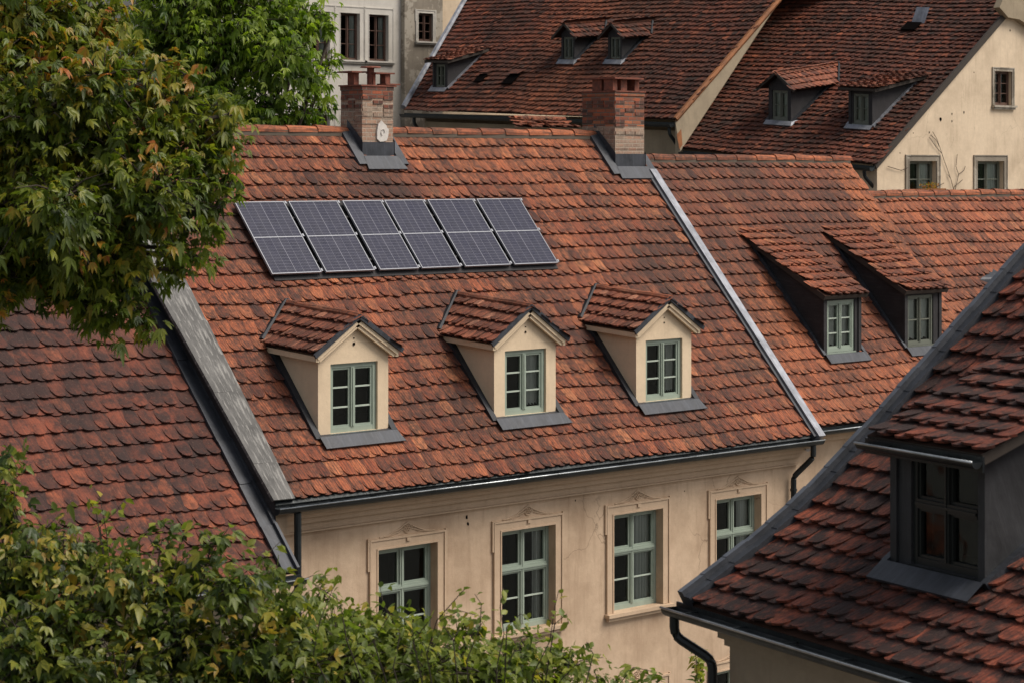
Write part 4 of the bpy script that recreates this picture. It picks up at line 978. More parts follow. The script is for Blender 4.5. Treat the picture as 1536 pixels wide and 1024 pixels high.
# B2 : large roof, right
b2L, b2R = at(1025, 224, 80.7), at(1312, 247, 75)
e2 = norm(b2R - b2L); h2 = norm(V3(e2[0], e2[1], 0)); Bd2 = norm(V3(-h2[1], h2[0], 0)); Bd2 = Bd2 if Bd2[0] > 0 else -Bd2
R2 = Roof(b2L, e2, Bd2, [(22, 32.7)]); W2 = float(np.linalg.norm(b2R - b2L))
pl2 = [R2.px(*p) for p in ((1022, 224), (1313, 247), (1505, 24), (1575, -60), (1213, -60), (1172, 0))]; print('B2', W2, pl2)
gh = thing('gable_house', 'back right house with a pale plaster gable and two dark dormers in its brown roof', 'house', (float(b2R[0]) + 4, float(b2R[1]) + 4, 0))
mb = MB(); tiles(mb, R2, pl2, .27, .27, 3, jit=1.5, th=.03, sag=.04)
mb.poly([R2.pt(a, b, -.01) for a, b in pl2], 1)
P_t0, P_t1 = R2.pt(*pl2[4]), R2.pt(*pl2[3]); dn = Bd2 * 12 - ZZ * 8; mb.quad(P_t0, P_t1, P_t1 + dn, P_t0 + dn, 1)
mb.build('roof', [M['tile_far'], M['deck']], gh)
mb = MB(); Rt = R2.pt(*pl2[1]); Rtop = R2.pt(*pl2[3])
# gable wall in plane V = const
gv = Rt[1] + .12; gx0 = Rt[0] + .25
def gp(x, y): return hit(x, y, V3(0, gv, 0), VV)
pA = gp(1335, 290); pC = gp(1480, 200); xs_, x1 = float(gx0), float(gx0) + 13
vline = lambda x: gp(1313, 249) + (gp(1505, 24) - gp(1313, 249)) * ((x - gp(1313, 249)[0]) / (gp(1505, 24)[0] - gp(1313, 249)[0]))
zcut = float(gp(1313, 249)[2]) - .05; xcut = float(gp(1478, 100)[0])
w1a, w1b = gp(1363, 288), gp(1404, 242); w2a, w2b = gp(1465, 288), gp(1505, 242); w3a, w3b = gp(1491, 158), gp(1517, 108)
hz = [(w1a[0] - gx0, w1b[0] - gx0, zcut - 1.1, zcut - .0 - .02 + 0 * w1b[2]), (w2a[0] - gx0, w2b[0] - gx0, zcut - 1.1, zcut - .02)]
hz = [(float(a), float(b), float(w1a[2]) - .2, float(w1b[2])) for (a, b) in ((w1a[0] - gx0, w1b[0] - gx0), (w2a[0] - gx0, w2b[0] - gx0))]
zc = max(zcut, float(w1b[2]) + .15)
wall_holes(mb, V3(gx0, gv, 0), UU, 19, zc, hz, .25, -VV)
# slanted part between eave and xcut
pz = vline(xcut); xi = gp(1313, 249)[0] + (zc - gp(1313, 249)[2]) / (gp(1505, 24)[2] - gp(1313, 249)[2]) * (gp(1505, 24)[0] - gp(1313, 249)[0])
mb.poly([V3(xi, gv, zc), V3(xcut, gv, zc), V3(xcut, gv, pz[2])])
ztop3 = float(gp(1505, 26)[2]); H3 = float(pz[2]) - zc
wall_holes(mb, V3(xcut, gv, zc), UU, gx0 + 19 - xcut, H3, [(float(w3a[0]) - xcut, float(w3b[0]) - xcut, float(w3a[2]) - zc, float(w3b[2]) - zc)], .2, -VV)
pk = gp(1503, 28); mb.poly([V3(xcut, gv, pz[2]), V3(gx0 + 19, gv, pz[2]), V3(gx0 + 19, gv, pk[2] + .6), V3(pk[0], gv, pk[2])])
mb.quad(V3(gx0, gv, zc), V3(gx0, gv, 0), V3(gx0, gv + 7, 0), V3(gx0, gv + 7, zc))
mb.build('wall', [M['wall_gable'], M['dark']], gh)
mb = MB(); p = [gp(1490, 12), gp(1500, -12), gp(1600, -12), gp(1600, 60), gp(1538, 42), gp(1520, 30), gp(1503, 27)]
q = [t - VV * .25 for t in p]; mb.poly(q); mb.add(p + q, [(i, (i + 1) % 7, 7 + (i + 1) % 7, 7 + i) for i in range(7)]); mb.build('gable_cap', M['wall_dim'], gh)
for k, (a, b, st) in enumerate(((w1a, w1b, 'brown'), (w2a, w2b, 'brown'))):
    w = window(gh, V3(a[0], gv + .2, a[2] - .2), UU, -VV, float(b[0] - a[0]), float(b[2] - a[2]) + .2, 'grey', curtain=.5, seed=k)
    surround(w, V3(0, gv, 0), UU, -VV, float(a[0]), float(b[0]), float(a[2]) - .2, float(b[2]), .2, 'wall_grey', orn=False, crown=False)
w = window(gh, V3(w3a[0], gv + .16, w3a[2]), UU, -VV, float(w3b[0] - w3a[0]), float(w3b[2] - w3a[2]), 'brown', seed=5); surround(w, V3(0, gv, 0), UU, -VV, float(w3a[0]), float(w3b[0]), float(w3a[2]), float(w3b[2]), .13, 'wall_grey', orn=False, crown=False)
mb = MB(); A, Bq = gp(1310, 250), gp(1506, 22); dd = norm(Bq - A); L = np.linalg.norm(Bq - A); up_ = norm(ZZ - dd * dd[2]); mb.box(A, dd, -VV, up_, (0, L + 2), (.005, .10), (-.10, .09)); mb.build('bargeboard', M['wood'], gh)
mb = MB(); wl = R2.pt(.0, 0) + Bd2 * .5; wl[2] = 0; wr = V3(gx0, gv, 0); mb.quad(wl, wr, wr + ZZ * (b2R[2] - .12), wl + ZZ * (b2L[2] - .15)); mb.build('wall', M['wall_gable'], gh)
gutter(gh, R2.pt(0, 0, 0) - Bd2 * .15 - ZZ * .1, R2.pt(W2, 0, 0) - Bd2 * .15 - ZZ * .1, -Bd2, .12, bead=False)
pp = R2.pt(W2 - .4, 0) - ZZ * .2; pipe(gh, [pp, pp - ZZ * .2, pp - ZZ * .6 + Bd2 * .35 - h2 * -.15, V3(pp[0] + .35 * Bd2[0] + .15 * h2[0], pp[1] + .35 * Bd2[1] + .15 * h2[1], .1)], .06)
for i, (xl, xr, yb, yt) in enumerate(((1153, 1187, 184, 126), (1274, 1310, 190, 131))):
    a0, a1, d0 = small_front(R2, xl, xr, yb); hw = hgt(R2, a0, d0, xl, yt); w = a1 - a0; print('B2 dormer', a0, a1, d0, hw)
    q = R2.px(1248 + i * 126, 72)
    if i == 0: gable_dormer(gh, R2, a0, a1, d0, hw, .33, None, ('slate', 'slate'), over=.3, overf=.22, tilt=.12, tw=.27, tex=.27, style='grey', trim=False, sheet='zinc', nseg=4, curtain=.95, seed=i, opening=(.14, w - .14, .14, hw * .86), tmat='tile_dorm')
    else: shed_dormer(gh, R2, a0, a1, d0, hw, d0 + .66 * (R2.d(q[1]) - d0), ('slate', 'slate'), (.16, w - .16, .14, hw * .86), tw=.27, tex=.27, over=.28, overf=.25, tmat='tile_dorm', nseg=4, curtain=.95, seed=i)
a, b = R2.px(1372, 42); s2, n2 = R2.basis(0); mb = MB(); mb.box(R2.pt(a, b, .13), R2.e, s2, n2, (-.35, .25), (-.35, .15), (-.02, .015), 0); sk = mb.build('skylight', M['opening_shade'], gh)  # near-black slab paints the shade in the opening under the lid
mb = MB(); mb.quad(R2.pt(a - .2, b + .15, .1), R2.pt(a + .35, b + .15, .1), R2.pt(a + .35, b + .7, .42), R2.pt(a - .2, b + .7, .42)); mb.build('skylight_lid', M['zinc'], sk)
# B1 gable strip between the two roofs
mb = MB(); v0 = [R1.px(1012, 180), R1.px(1168, 0), R1.px(1215, -60)]; lo = [R2.px(1021, 228), R2.px(1172, 0), R2.px(1213, -60)]
A = [R1.pt(*t, -.05) for t in v0]; Bq = [R2.pt(*t, .02) for t in lo]
def lerp(a, b, t): return a + (b - a) * t
for i in range(2):
    mb.quad(Bq[i], Bq[i + 1], lerp(Bq[i + 1], A[i + 1], .999), A[i], 0)
Cc = V3(A[0][0], A[0][1], 0); mb.poly([A[0], Cc, V3(Bq[0][0], Bq[0][1], 0), Bq[0]][::-1], 0)
mb.build('wall', M['wall_dim'], bh)
mb = MB()
for i in range(2):
    off = -Bd2 * .05 + ZZ * .06
    m0 = lerp(Bq[i], A[i], .45 if i == 0 else .8); m1 = lerp(Bq[i + 1], A[i + 1], .8)
    mb.quad(Bq[i] + off, Bq[i + 1] + off, m1 + off * 1.5, m0 + off * 1.5)
    mb.tube([A[i] + ZZ * .05, A[i + 1] + ZZ * .05], .10, 6)
mb.build('rusty_flashing', M['rust'], bh)

# B0 : white house and stucco house, far left
PV = at(605, 100, 100)[1]
def fp0(x, y, v=None): return hit(x, y, V3(0, PV if v is None else v, 0), VV)
wh = thing('white_house', 'whitewashed house far behind the green tree with tall brown windows', 'house', (float(fp0(520, 100)[0]), PV + 4, 0))
xa, xb = float(fp0(330, 0)[0]), float(fp0(605, 0)[0]); H0 = float(fp0(520, -90)[2]); mb = MB(); hz = []
for x0, x1 in ((510, 539), (553, 582), (466, 494), (420, 448)):
    for yt, yb in ((20, 90), (150, 215)): hz.append((float(fp0(x0, 0)[0]) - xa, float(fp0(x1, 0)[0]) - xa, float(fp0((x0 + x1) / 2, yb)[2]), float(fp0((x0 + x1) / 2, yt)[2])))
za = [h[2] for h in hz if h[2] > 17]; 
hz = [(a, b, (17.9 if z0 > 16 else 13.9), (19.9 if z0 > 16 else 15.9)) for a, b, z0, z1 in hz]
zlo, zhi = float(fp0(540, 91)[2]), float(fp0(540, 21)[2]); hz = [(a, b, zlo if z0 > 16 else zlo - 4.2, zhi if z0 > 16 else zhi - 4.2) for a, b, z0, z1 in hz]
wall_holes(mb, V3(xa, PV, 0), UU, xb - xa, H0, hz, .3, -VV); mb.box(V3(xa, PV + 1.4, 0), UU, VV, ZZ, (0, xb - xa), (0, 8), (0, H0))
mb.build('wall', [M['wall_white'], M['dark']], wh)
for k, (a, b, z0, z1) in enumerate(hz):
    w = window(wh, V3(xa + a, PV + .2, z0), UU, -VV, b - a, z1 - z0, 'brown', curtain=.3, seed=k); surround(w, V3(xa, PV, 0), UU, -VV, a, b, z0, z1, .28, 'wall_white', orn=False)
mb = MB(); sv3 = Roof(V3(xa - .5, PV - .5, H0), UU, VV, [(7, 45)]); mb.quad(sv3.pt(0, 0), sv3.pt(xb - xa + .5, 0), sv3.pt(xb - xa + .5, 7), sv3.pt(0, 7)); mb.build('roof', M['tile_far'], wh)
mb = MB(); p0 = fp0(603, 0); mb.tube([V3(p0[0], PV - .12, 0), V3(p0[0], PV - .12, H0)], .07, 8); mb.build('downpipe', M['zinc'], wh)
sh = thing('stucco_house', 'narrow house of stained grey-brown stucco with one small window, beside the white house', 'house', (xb + 2, PV + 3, 0))
SVv = PV - .25; xc, xd = float(fp0(607, 0, SVv)[0]), float(fp0(664, 0, SVv)[0]); wa, wb = fp0(627, 62, SVv), fp0(649, 21, SVv)
mb = MB(); hs3 = [(float(wa[0]) - xc, float(wb[0]) - xc, float(wa[2]), float(wb[2]))]; wall_holes(mb, V3(xc, SVv, 0), UU, xd - xc, H0, hs3, .2, -VV); mb.box(V3(xc, SVv + 1.4, 0), UU, VV, ZZ, (0, xd - xc), (0, 7), (0, H0)); mb.quad(V3(xc, SVv, 0), V3(xc, SVv + 1.4, 0), V3(xc, SVv + 1.4, H0), V3(xc, SVv, H0)); mb.quad(V3(xd, SVv, 0), V3(xd, SVv + 1.4, 0), V3(xd, SVv + 1.4, H0), V3(xd, SVv, H0))
mb.build('wall', [M['wall_grey'], M['dark']], sh)
a, b, z0, z1 = hs3[0]; w = window(sh, V3(xc + a, SVv + .12, z0), UU, -VV, b - a, z1 - z0, 'brown', seed=2); surround(w, V3(xc, SVv, 0), UU, -VV, a, b, z0, z1, .14, 'wall_white', orn=False)
ph = thing('plaster_house', 'sliver of beige plastered house between the stucco house and the big dark roof', 'house', (xd + 4, PV + 4, 0))
mb = MB(); mb.box(V3(xd + .02, PV, 0), UU, VV, ZZ, (0, 16), (0, 8), (0, H0)); mb.build('wall', M['wall_gable'], ph)
mb = MB(); R5 = Roof(V3(xd, PV - .4, H0), UU, VV, [(6, 45)]); mb.quad(R5.pt(0, 0), R5.pt(16, 0), R5.pt(16, 6), R5.pt(0, 6)); mb.build('roof', M['tile_far'], ph)
# small tiled lean-to peeping over the main ridge
lt = thing('lean_to', 'small lean-to with loose old tiles peeping over the ridge beside the right chimney', 'shed', tuple(V3(*at(835, 185, 66)[:2], 0)))
LO = at(772, 191, 66); RL5 = Roof(LO, UU, VV, [(1.2, 22)]); mb = MB(); tiles(mb, RL5, [(0, 0), (2.6, 0), (2.4, .62), (.55, .62)], .25, .25, 5, jit=3.5); mb.poly([RL5.pt(0, 0), RL5.pt(2.6, 0), RL5.pt(2.4, .62), RL5.pt(.55, .62)], 1); ridge(mb, RL5.pt(.5, .62, .05), RL5.pt(2.5, .62, .05), r=.09, seg=.5); mb.build('roof', [M['tile_near'], M['deck']], lt)
mb = MB(); mb.box(V3(LO[0], LO[1], 0), UU, VV, ZZ, (.1, 2.5), (.15, .9), (0, LO[2] - .02)); mb.build('wall', M['wall_dim'], lt)

# flat dark patches on walls: stains, and painted-in shade of plaster holes
def spots(parent, v, lst):
    for x, y, r in lst:
        mb = MB()
        c = hit(x, y, V3(0, v - .004, 0), VV); n = 8; rr = random.Random(int(x)); D = np.dot(c - CAM, FW); r = r * D / FPX
        mb.poly([c + UU * cos(2 * pi * i / n) * r * rr.uniform(.7, 1.3) + ZZ * sin(2 * pi * i / n) * r * rr.uniform(.9, 1.6) for i in range(n)]); mb.build('plaster_hole_shade', M['opening_shade'], parent)
    
spots(main, WV, [(700, 775, 2.6), (702, 785, 2.0), (863, 750, 1.2), (1027, 736, 1), (744, 795, .9), (760, 842, .9)])
spots(gh, gv, [(1411, 179, 2.8), (1428, 171, 1.4), (1428, 182, 1.4), (1446, 169, 1.8), (1394, 199, 1.4), (1350, 230, 1.1), (1461, 109, 1), (1515, 46, 1.4), (1370, 200, .9), (1508, 300, 1)])
# dry vine on the pale gable
vn = thing('dry_vine', 'bare dry climbing vine on the pale back gable wall', 'vine', tuple(V3(*gp(1420, 285)[:2], 0)))
mb = MB(); r = random.Random(4)
for pts in (((1394, 203), (1402, 210), (1408, 222), (1414, 240), (1424, 268), (1430, 290)), ((1408, 222), (1403, 208), (1397, 198)), ((1411, 231), (1400, 218), (1392, 206)), ((1434, 232), (1432, 250), (1436, 262), (1430, 290)), ((1436, 262), (1444, 256), (1446, 250)), ((1424, 268), (1420, 262)), ((1430, 280), (1442, 270)), ((1414, 275), (1400, 282), (1390, 284)), ((1330, 250), (1350, 256), (1360, 252))):
    mb.tube([gp(*p) - VV * .05 for p in pts], [.011] * len(pts), 4)
mb.tube([V3(gp(1430, 290)[0], gv - .05, 0), gp(1430, 290) - VV * .05], .03, 5)
mb.build('stem', M['twig'], vn)
# ================================================================== FOLIAGE
def leafmesh(name, P, D, Nn, size, nl, spread, wr, col, mat, parent, droop=.25, fold=.12):
    P, D, Nn = map(np.asarray, (P, D, Nn)); n = len(P)
    D = D / np.linalg.norm(D, axis=1, keepdims=True); Sd = np.cross(Nn, D); Sd /= np.linalg.norm(Sd, axis=1, keepdims=True) + 1e-9; Nn = np.cross(D, Sd)
    Vs, Cs = [], []
    for j in range(nl):
        ang = (0 if nl == 1 else (j / (nl - 1) - .5) * 2 * spread) + rng.normal(0, .12, n)
        dr = D * np.cos(ang)[:, None] + Sd * np.sin(ang)[:, None]; sd = np.cross(Nn, dr)
        L = (size * (1 - .35 * abs(ang) / max(spread, 1)) * rng.uniform(.75, 1.15, n))[:, None]; w = L * wr
        dp = (droop * rng.uniform(.4, 1.5, n))[:, None]
        b = P + dr * L * .06; mid = P + dr * L * .42 - ZZ * dp * L * .22
        l = mid + sd * w + Nn * L * fold * .6; r_ = mid - sd * w + Nn * L * fold * .6; 
        m2 = P + dr * L * .74 - ZZ * dp * L * .55; l2 = m2 + sd * w * .62 + Nn * L * fold * .4; r2 = m2 - sd * w * .62 + Nn * L * fold * .4
        t = P + dr * L - ZZ * dp * L
        Vs.append(np.stack([b, l, mid, r_, l2, m2, r2, t], 1)); c = np.clip(col + rng.normal(0, .06, n), 0, 1)
        Cs.append(np.repeat(c[:, None], 8, 1))
    V = np.concatenate(Vs).reshape(-1, 3); C = np.concatenate(Cs).reshape(-1); k = len(V) // 8
    base = (np.arange(k) * 8)[:, None]
    F = np.concatenate([base + np.array(q)[None] for q in ((0, 2, 1, 1), (0, 3, 2, 2), (1, 2, 5, 4), (2, 3, 6, 5), (4, 5, 7, 7), (5, 6, 7, 7))])
    off = V3(*parent.location); faces = [tuple(f[:3]) if f[2] == f[3] else tuple(f) for f in F.tolist()]
    me = bpy.data.meshes.new(name); me.from_pydata((V - off).tolist(), [], faces); me.materials.append(mat)
    ca = me.color_attributes.new('tc', 'FLOAT_COLOR', 'POINT'); cc = np.zeros((len(V), 4), np.float32); cc[:, 0] = C; cc[:, 3] = 1; ca.data.foreach_set('color', cc.ravel())
    me.polygons.foreach_set('use_smooth', [True] * len(me.polygons)); me.update()
    o = bpy.data.objects.new(name, me); COL.objects.link(o); o.parent = parent; return o
def unit(n):
    v = rng.normal(size=(n, 3)); return v / np.linalg.norm(v, axis=1, keepdims=True)
def tree(name, label, cat, base, blobs, depth, ntw, size, mat, leaves=6, nl=5, spread=1.3, wr=.16, col=(.45, .2), droop=.35, trunk=.25, limb_z=.55, twl=.7, group=None, leafpos=.5, squash=1.0, outcol=0, colf=None):
    t = thing(name, label, cat, tuple(base), group)
    cs = []
    for b in blobs:
        x, y, r = b[:3]; D = depth + (b[3] if len(b) > 3 else 0); cs.append((at(x, y, D), r * D / FPX))
    ctr = np.mean([c for c, _ in cs], 0); bm = MB(); tb = MB()
    fork = V3(base[0], base[1], max(2.5, min(c[2] for c, _ in cs) * limb_z)); fork = fork + (ctr - fork) * .08 * V3(1, 1, 0)
    tb.tube([V3(*base), V3(*base) + (fork - V3(*base)) * .5 + UU * .1, fork], [trunk * 1.25, trunk * .95, trunk * .8], 10); tb.build('trunk', M['bark'], t, True)
    P, D, Nn, C = [], [], [], []
    for (c, R), b_ in zip(cs, blobs):
        dn = b_[4] if len(b_) > 4 else 1
        mid = fork + (c - fork) * .5 + ZZ * .25 * np.linalg.norm(c - fork) * .2 + V3(*rng.normal(0, .15, 3))
        L = np.linalg.norm(c - fork); bm.tube([fork, mid, c], [trunk * .42, trunk * .26, trunk * .10], 7)
        n = int(ntw * (R / cs[0][1]) ** 2 * dn)
        for _ in range(max(n, 4)):
            u = unit(1)[0]; u[2] *= squash; rad = R * (rng.uniform(.4, 1.0) if rng.random() < .86 else rng.uniform(1.0, 1.28)); tip = c + u * rad; st = c + u * rad * rng.uniform(.05, .3) + V3(*rng.normal(0, R * .1, 3))
            q = (tip - st); m_ = st + q * .55 + ZZ * .08 * np.linalg.norm(q); 
            if rng.random() < .6: bm.tube([st, m_, tip], [trunk * .055 + .004, trunk * .03 + .003, .003], 4, caps=False)
            k = max(2, int(leaves * rng.uniform(.6, 1.4))); cb = rng.normal(col[0], col[1])
            if colf: cb += colf(tip)
            for i in range(k):
                s_ = rng.uniform(leafpos, 1.05); p = st + q * s_ + V3(*rng.normal(0, size * .75, 3))
                d = norm(q) * .6 + V3(*rng.normal(0, .8, 3)) - ZZ * .25; nn_ = ZZ * 1.0 + V3(*rng.normal(0, .45, 3)) - FW * .25
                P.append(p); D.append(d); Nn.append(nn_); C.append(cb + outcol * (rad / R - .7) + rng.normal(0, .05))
    bm.build('branches', M['bark'], t, True)
    leafmesh('foliage', P, D, Nn, size * rng.uniform(.6, 1.35, len(P)), nl, spread, wr, np.array(C), M[mat], t, droop)
    return t
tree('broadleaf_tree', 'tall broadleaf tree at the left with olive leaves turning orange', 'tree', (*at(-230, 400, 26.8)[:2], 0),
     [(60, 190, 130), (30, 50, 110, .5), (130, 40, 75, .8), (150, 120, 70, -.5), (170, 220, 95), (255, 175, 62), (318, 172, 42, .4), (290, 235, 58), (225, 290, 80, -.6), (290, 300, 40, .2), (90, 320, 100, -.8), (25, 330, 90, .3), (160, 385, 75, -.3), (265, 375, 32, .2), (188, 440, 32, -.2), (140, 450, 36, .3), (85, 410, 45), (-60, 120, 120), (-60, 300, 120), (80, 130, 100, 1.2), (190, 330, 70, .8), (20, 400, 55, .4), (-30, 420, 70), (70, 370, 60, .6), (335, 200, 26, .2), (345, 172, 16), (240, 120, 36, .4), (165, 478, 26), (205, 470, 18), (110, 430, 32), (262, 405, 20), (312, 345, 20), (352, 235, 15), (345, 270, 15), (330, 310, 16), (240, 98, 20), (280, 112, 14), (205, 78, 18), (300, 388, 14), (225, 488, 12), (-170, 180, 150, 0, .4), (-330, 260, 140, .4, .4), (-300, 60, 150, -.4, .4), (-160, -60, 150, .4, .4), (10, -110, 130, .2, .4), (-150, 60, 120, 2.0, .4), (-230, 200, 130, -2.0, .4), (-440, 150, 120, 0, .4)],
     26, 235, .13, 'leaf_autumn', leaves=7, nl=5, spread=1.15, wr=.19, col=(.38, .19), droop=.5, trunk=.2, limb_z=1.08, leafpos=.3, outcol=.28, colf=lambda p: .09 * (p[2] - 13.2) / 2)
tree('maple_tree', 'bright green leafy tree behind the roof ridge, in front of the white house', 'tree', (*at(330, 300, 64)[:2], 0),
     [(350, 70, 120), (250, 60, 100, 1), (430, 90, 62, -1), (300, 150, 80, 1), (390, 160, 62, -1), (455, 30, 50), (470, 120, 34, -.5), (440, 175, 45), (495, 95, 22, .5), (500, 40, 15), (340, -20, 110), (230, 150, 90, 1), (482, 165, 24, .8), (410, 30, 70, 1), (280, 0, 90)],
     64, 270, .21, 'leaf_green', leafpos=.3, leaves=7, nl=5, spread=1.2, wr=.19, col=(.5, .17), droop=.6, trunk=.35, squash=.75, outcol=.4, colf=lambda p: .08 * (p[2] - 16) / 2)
# dense shrub mass, bottom left
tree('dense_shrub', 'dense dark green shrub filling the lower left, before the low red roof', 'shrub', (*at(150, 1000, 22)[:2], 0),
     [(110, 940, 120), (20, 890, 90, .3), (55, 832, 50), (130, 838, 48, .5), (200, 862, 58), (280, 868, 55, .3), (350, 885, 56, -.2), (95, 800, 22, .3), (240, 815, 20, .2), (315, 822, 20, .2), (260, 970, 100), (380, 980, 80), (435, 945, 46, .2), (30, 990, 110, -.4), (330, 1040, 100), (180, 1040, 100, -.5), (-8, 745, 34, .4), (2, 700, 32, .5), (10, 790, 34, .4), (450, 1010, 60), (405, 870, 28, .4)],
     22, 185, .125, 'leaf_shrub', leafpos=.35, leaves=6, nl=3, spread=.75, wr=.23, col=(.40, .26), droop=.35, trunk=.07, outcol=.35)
# lighter open shrub
tree('open_shrub', 'lighter green open shrub with thin upright shoots before the cream wall', 'shrub', (*at(640, 1024, 23)[:2], 0),
     [(500, 960, 60), (560, 960, 48, .2), (620, 985, 55), (690, 1000, 62, -.2), (760, 1010, 55, .2), (640, 1040, 70), (540, 1040, 75), (830, 1030, 45), (480, 900, 26, .2), (900, 1040, 36), (700, 950, 30), (590, 935, 22), (960, 1030, 22), (520, 1000, 70, -.5), (640, 1010, 70, -.6), (740, 1030, 70, -.5), (560, 940, 34, .3), (790, 975, 30), (850, 1000, 34)],
     23, 120, .115, 'leaf_light', leaves=4, nl=2, spread=.5, wr=.26, col=(.42, .2), droop=.35, trunk=.09, outcol=.35)
def shoots(name, label, base, depth, lst, size, mat, col, group=None):
    """upright leafy shoots: pixel polylines at a depth, with paired leaves"""
    t = thing(name, label, 'shrub', tuple(base), group); bm = MB(); P, D, Nn, C = [], [], [], []
    for k, pts in enumerate(lst):
        dd = depth + rng.normal(0, .15); w = [at(x, y, dd) for x, y in pts]; w0 = V3(base[0], base[1], w[0][2] - 1.2) * .35 + V3(w[0][0], w[0][1], w[0][2] - 1.2) * .65
        bm.tube([w0] + w, [.007] + [.006 - .004 * i / len(w) for i in range(len(w))], 5)
        for a, b in zip(w, w[1:]):
            L = np.linalg.norm(b - a); m = max(2, int(L / .042))
            for i in range(m):
                p = a + (b - a) * (i + rng.random()) / m; dr = norm(b - a)
                d = dr * .5 + V3(*rng.normal(0, .9, 3)); P.append(p + V3(*rng.normal(0, .012, 3))); D.append(d); Nn.append(ZZ * .8 - FW * .5 + V3(*rng.normal(0, .5, 3))); C.append(rng.normal(*col))
    bm.tube([V3(*base), V3(base[0], base[1], w0[2])], [.03, .02], 6)
    bm.build('stem', M['bark'], t, True); leafmesh('foliage', P, D, Nn, size, 1, 1, .27, np.array(C), M[mat], t, .3)
shoots('leggy_shrub', 'leggy shoots of yellow-green leaves rising in front of the ground-side windows', (*at(740, 1024, 21.5)[:2], 0), 21.5,
       [[(590, 1000), (600, 950), (575, 905), (570, 880)], [(560, 960), (585, 920), (612, 930)], [(640, 980), (655, 930), (690, 890), (700, 880)], [(700, 990), (720, 940), (722, 905), (712, 890)], [(745, 1000), (756, 950), (750, 910), (755, 880)], [(800, 1010), (825, 960), (832, 910), (838, 885)], [(832, 935), (850, 920), (853, 935)], [(760, 940), (780, 920), (795, 925)],
        [(520, 960), (510, 900), (470, 875)], [(470, 980), (480, 930), (500, 880)], [(880, 1020), (890, 980), (880, 962)], [(930, 1024), (950, 1000), (978, 1006)], [(840, 1020), (870, 990), (905, 985)], [(620, 960), (640, 935), (648, 925)], [(680, 960), (660, 930), (690, 915), (725, 925)]], .105, 'leaf_light', (.62, .2))
shoots('leggy_shrub', 'thin sprigs sticking up from the dense shrub, before the low red roof', (*at(230, 1024, 22.4)[:2], 0), 22.4,
       [[(165, 860), (160, 800), (150, 745), (140, 730)], [(150, 790), (175, 765), (190, 745)], [(145, 770), (130, 745)], [(260, 880), (265, 830), (290, 775)], [(300, 860), (330, 810), (350, 780)], [(340, 880), (390, 840), (420, 812)], [(190, 850), (215, 800), (235, 785)], [(60, 830), (70, 790), (90, 770)], [(20, 760), (25, 700), (10, 670)], [(10, 740), (35, 700), (42, 690)], [(430, 900), (450, 870), (470, 862)]], .12, 'leaf_light', (.58, .25))
shoots('leggy_shrub', 'small green shrub seen in the gap left of the curved front downpipe', (*at(1045, 1000, 34)[:2], 0), 34,
       [[(1040, 1050), (1045, 1010), (1043, 965)], [(1050, 1050), (1050, 1000), (1052, 975)], [(1046, 1040), (1052, 1010), (1050, 985)], [(1038, 1060), (1048, 1030), (1055, 1000)], [(1050, 1010), (1040, 985)], [(1047, 1000), (1040, 970)]], .16, 'leaf_light', (.6, .2))
# flower box on the back gable window
fb = thing('flower_box', 'window box of dry reddish plants on the left lower window of the pale gable', 'flower box', tuple(gp(1385, 285) - VV * .2))
mb = MB(); mb.box(gp(1366, 288) - VV * .32, UU, VV, ZZ, (0, float(w1b[0] - w1a[0])), (0, .2), (-.1, .1)); mb.build('box', M['rust'], fb)
n = 160; ctr = gp(1385, 282) - VV * .25; P = ctr + rng.uniform(-1, 1, (n, 3)) * np.array([.45, .1, .14]); leafmesh('foliage', P, unit(n) + ZZ * .6, unit(n), .09, 1, 1, .25, rng.uniform(.7, 1, n), M['leaf_autumn'], fb)

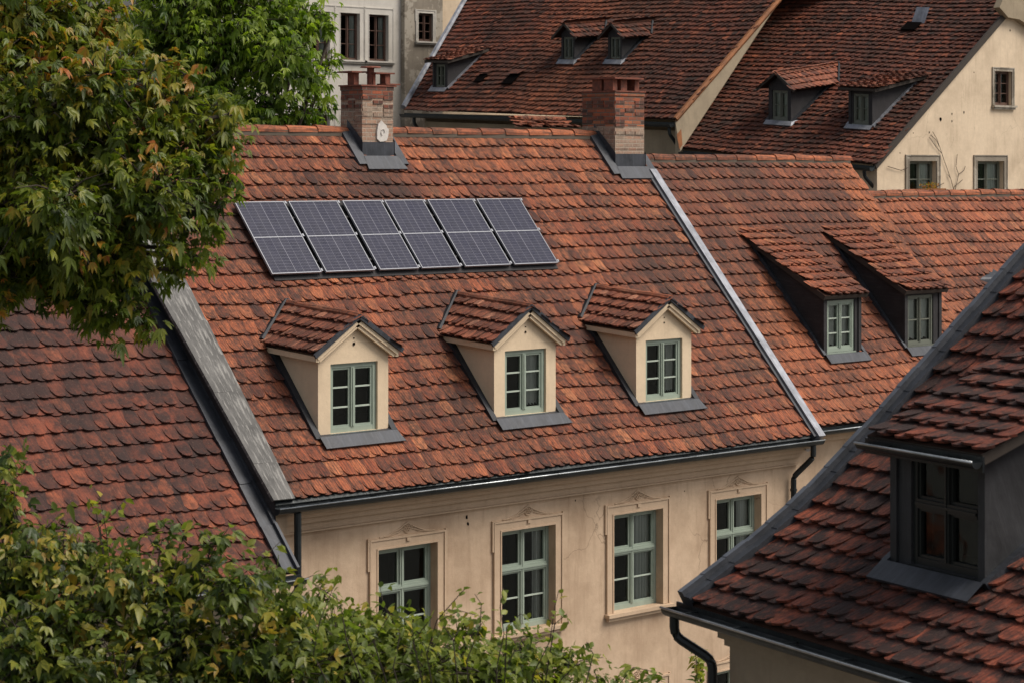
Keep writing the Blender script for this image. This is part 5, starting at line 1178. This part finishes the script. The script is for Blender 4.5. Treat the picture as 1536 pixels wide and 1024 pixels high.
# ================================================================== GROUND, LIGHT, CAMERA
mb = MB(); mb.quad(V3(-3000, -3000, 0), V3(3000, -3000, 0), V3(3000, 3000, 0), V3(-3000, 3000, 0)); g = mb.build('ground', M['ground']); g['kind'] = 'structure'
M['hill'] = simple('wooded_hill', (.06, .085, .035), .95, nscale=.08, namt=.7, bump=0)
mb = MB(); nh = 96; pts = []; rh = random.Random(2)
for i in range(nh + 1):
    an_ = 2 * pi * i / nh; hh = 34 + 12 * sin(an_ * 3 + 1) + 8 * sin(an_ * 7) + rh.uniform(-2, 2) if i < nh else hh0
    if i == 0: hh0 = hh
    pts += [V3(cos(an_) * 520, sin(an_) * 520, -1), V3(cos(an_) * 620, sin(an_) * 620, hh * .7), V3(cos(an_) * 760, sin(an_) * 760, hh), V3(cos(an_) * 1000, sin(an_) * 1000, -1)]
mb.add(pts, [(i * 4 + k, i * 4 + 4 + k, i * 4 + 5 + k, i * 4 + 1 + k) for i in range(nh) for k in range(3)])
hl = mb.build('hills', M['hill'], smooth=True); hl['kind'] = 'structure'
w = bpy.data.worlds.new('World'); S.world = w; w.use_nodes = True; nt = w.node_tree; nt.nodes.clear()
sky = nt.nodes.new('ShaderNodeTexSky'); sky.sky_type = 'NISHITA'; sky.sun_disc = False
SUN = norm(V3(.42, -.62, 1.0)); el = math.asin(SUN[2]); rot = atan2(SUN[0], SUN[1])
sky.sun_elevation = el; sky.sun_rotation = rot; sky.air_density = 1.0; sky.dust_density = 4.0; sky.ozone_density = 1.0
hsv = nt.nodes.new('ShaderNodeHueSaturation'); hsv.inputs['Saturation'].default_value = .35
bg = nt.nodes.new('ShaderNodeBackground'); bg.inputs[1].default_value = .107; wo = nt.nodes.new('ShaderNodeOutputWorld')
nt.links.new(sky.outputs[0], hsv.inputs['Color']); nt.links.new(hsv.outputs[0], bg.inputs[0]); nt.links.new(bg.outputs[0], wo.inputs[0])
sl = bpy.data.lights.new('sun', 'SUN'); sl.energy = 2.6; sl.angle = radians(30); sl.color = (1, .91, .79); so = bpy.data.objects.new('sun', sl); COL.objects.link(so)
from mathutils import Vector, Matrix
so.rotation_euler = Vector(SUN).to_track_quat('Z', 'Y').to_euler(); so.location = (0, 0, 40)
cd = bpy.data.cameras.new('camera'); co = bpy.data.objects.new('camera', cd); COL.objects.link(co); S.camera = co
cd.sensor_width = 36; cd.lens = 36 * FPX / 1536; cd.shift_y = -(512 - HOR) / 1536; cd.clip_start = .5; cd.clip_end = 6000
co.matrix_world = Matrix(((RT[0], 0, -FW[0], CAM[0]), (RT[1], 0, -FW[1], CAM[1]), (0, 1, 0, CAM[2]), (0, 0, 0, 1)))
cd.dof.use_dof = True; cd.dof.focus_distance = 46; cd.dof.aperture_fstop = 4.0
S.view_settings.view_transform = 'Standard'; S.view_settings.look = 'None'; S.view_settings.exposure = .22; S.view_settings.gamma = 1
S.render.resolution_x = 1024; S.render.resolution_y = 682
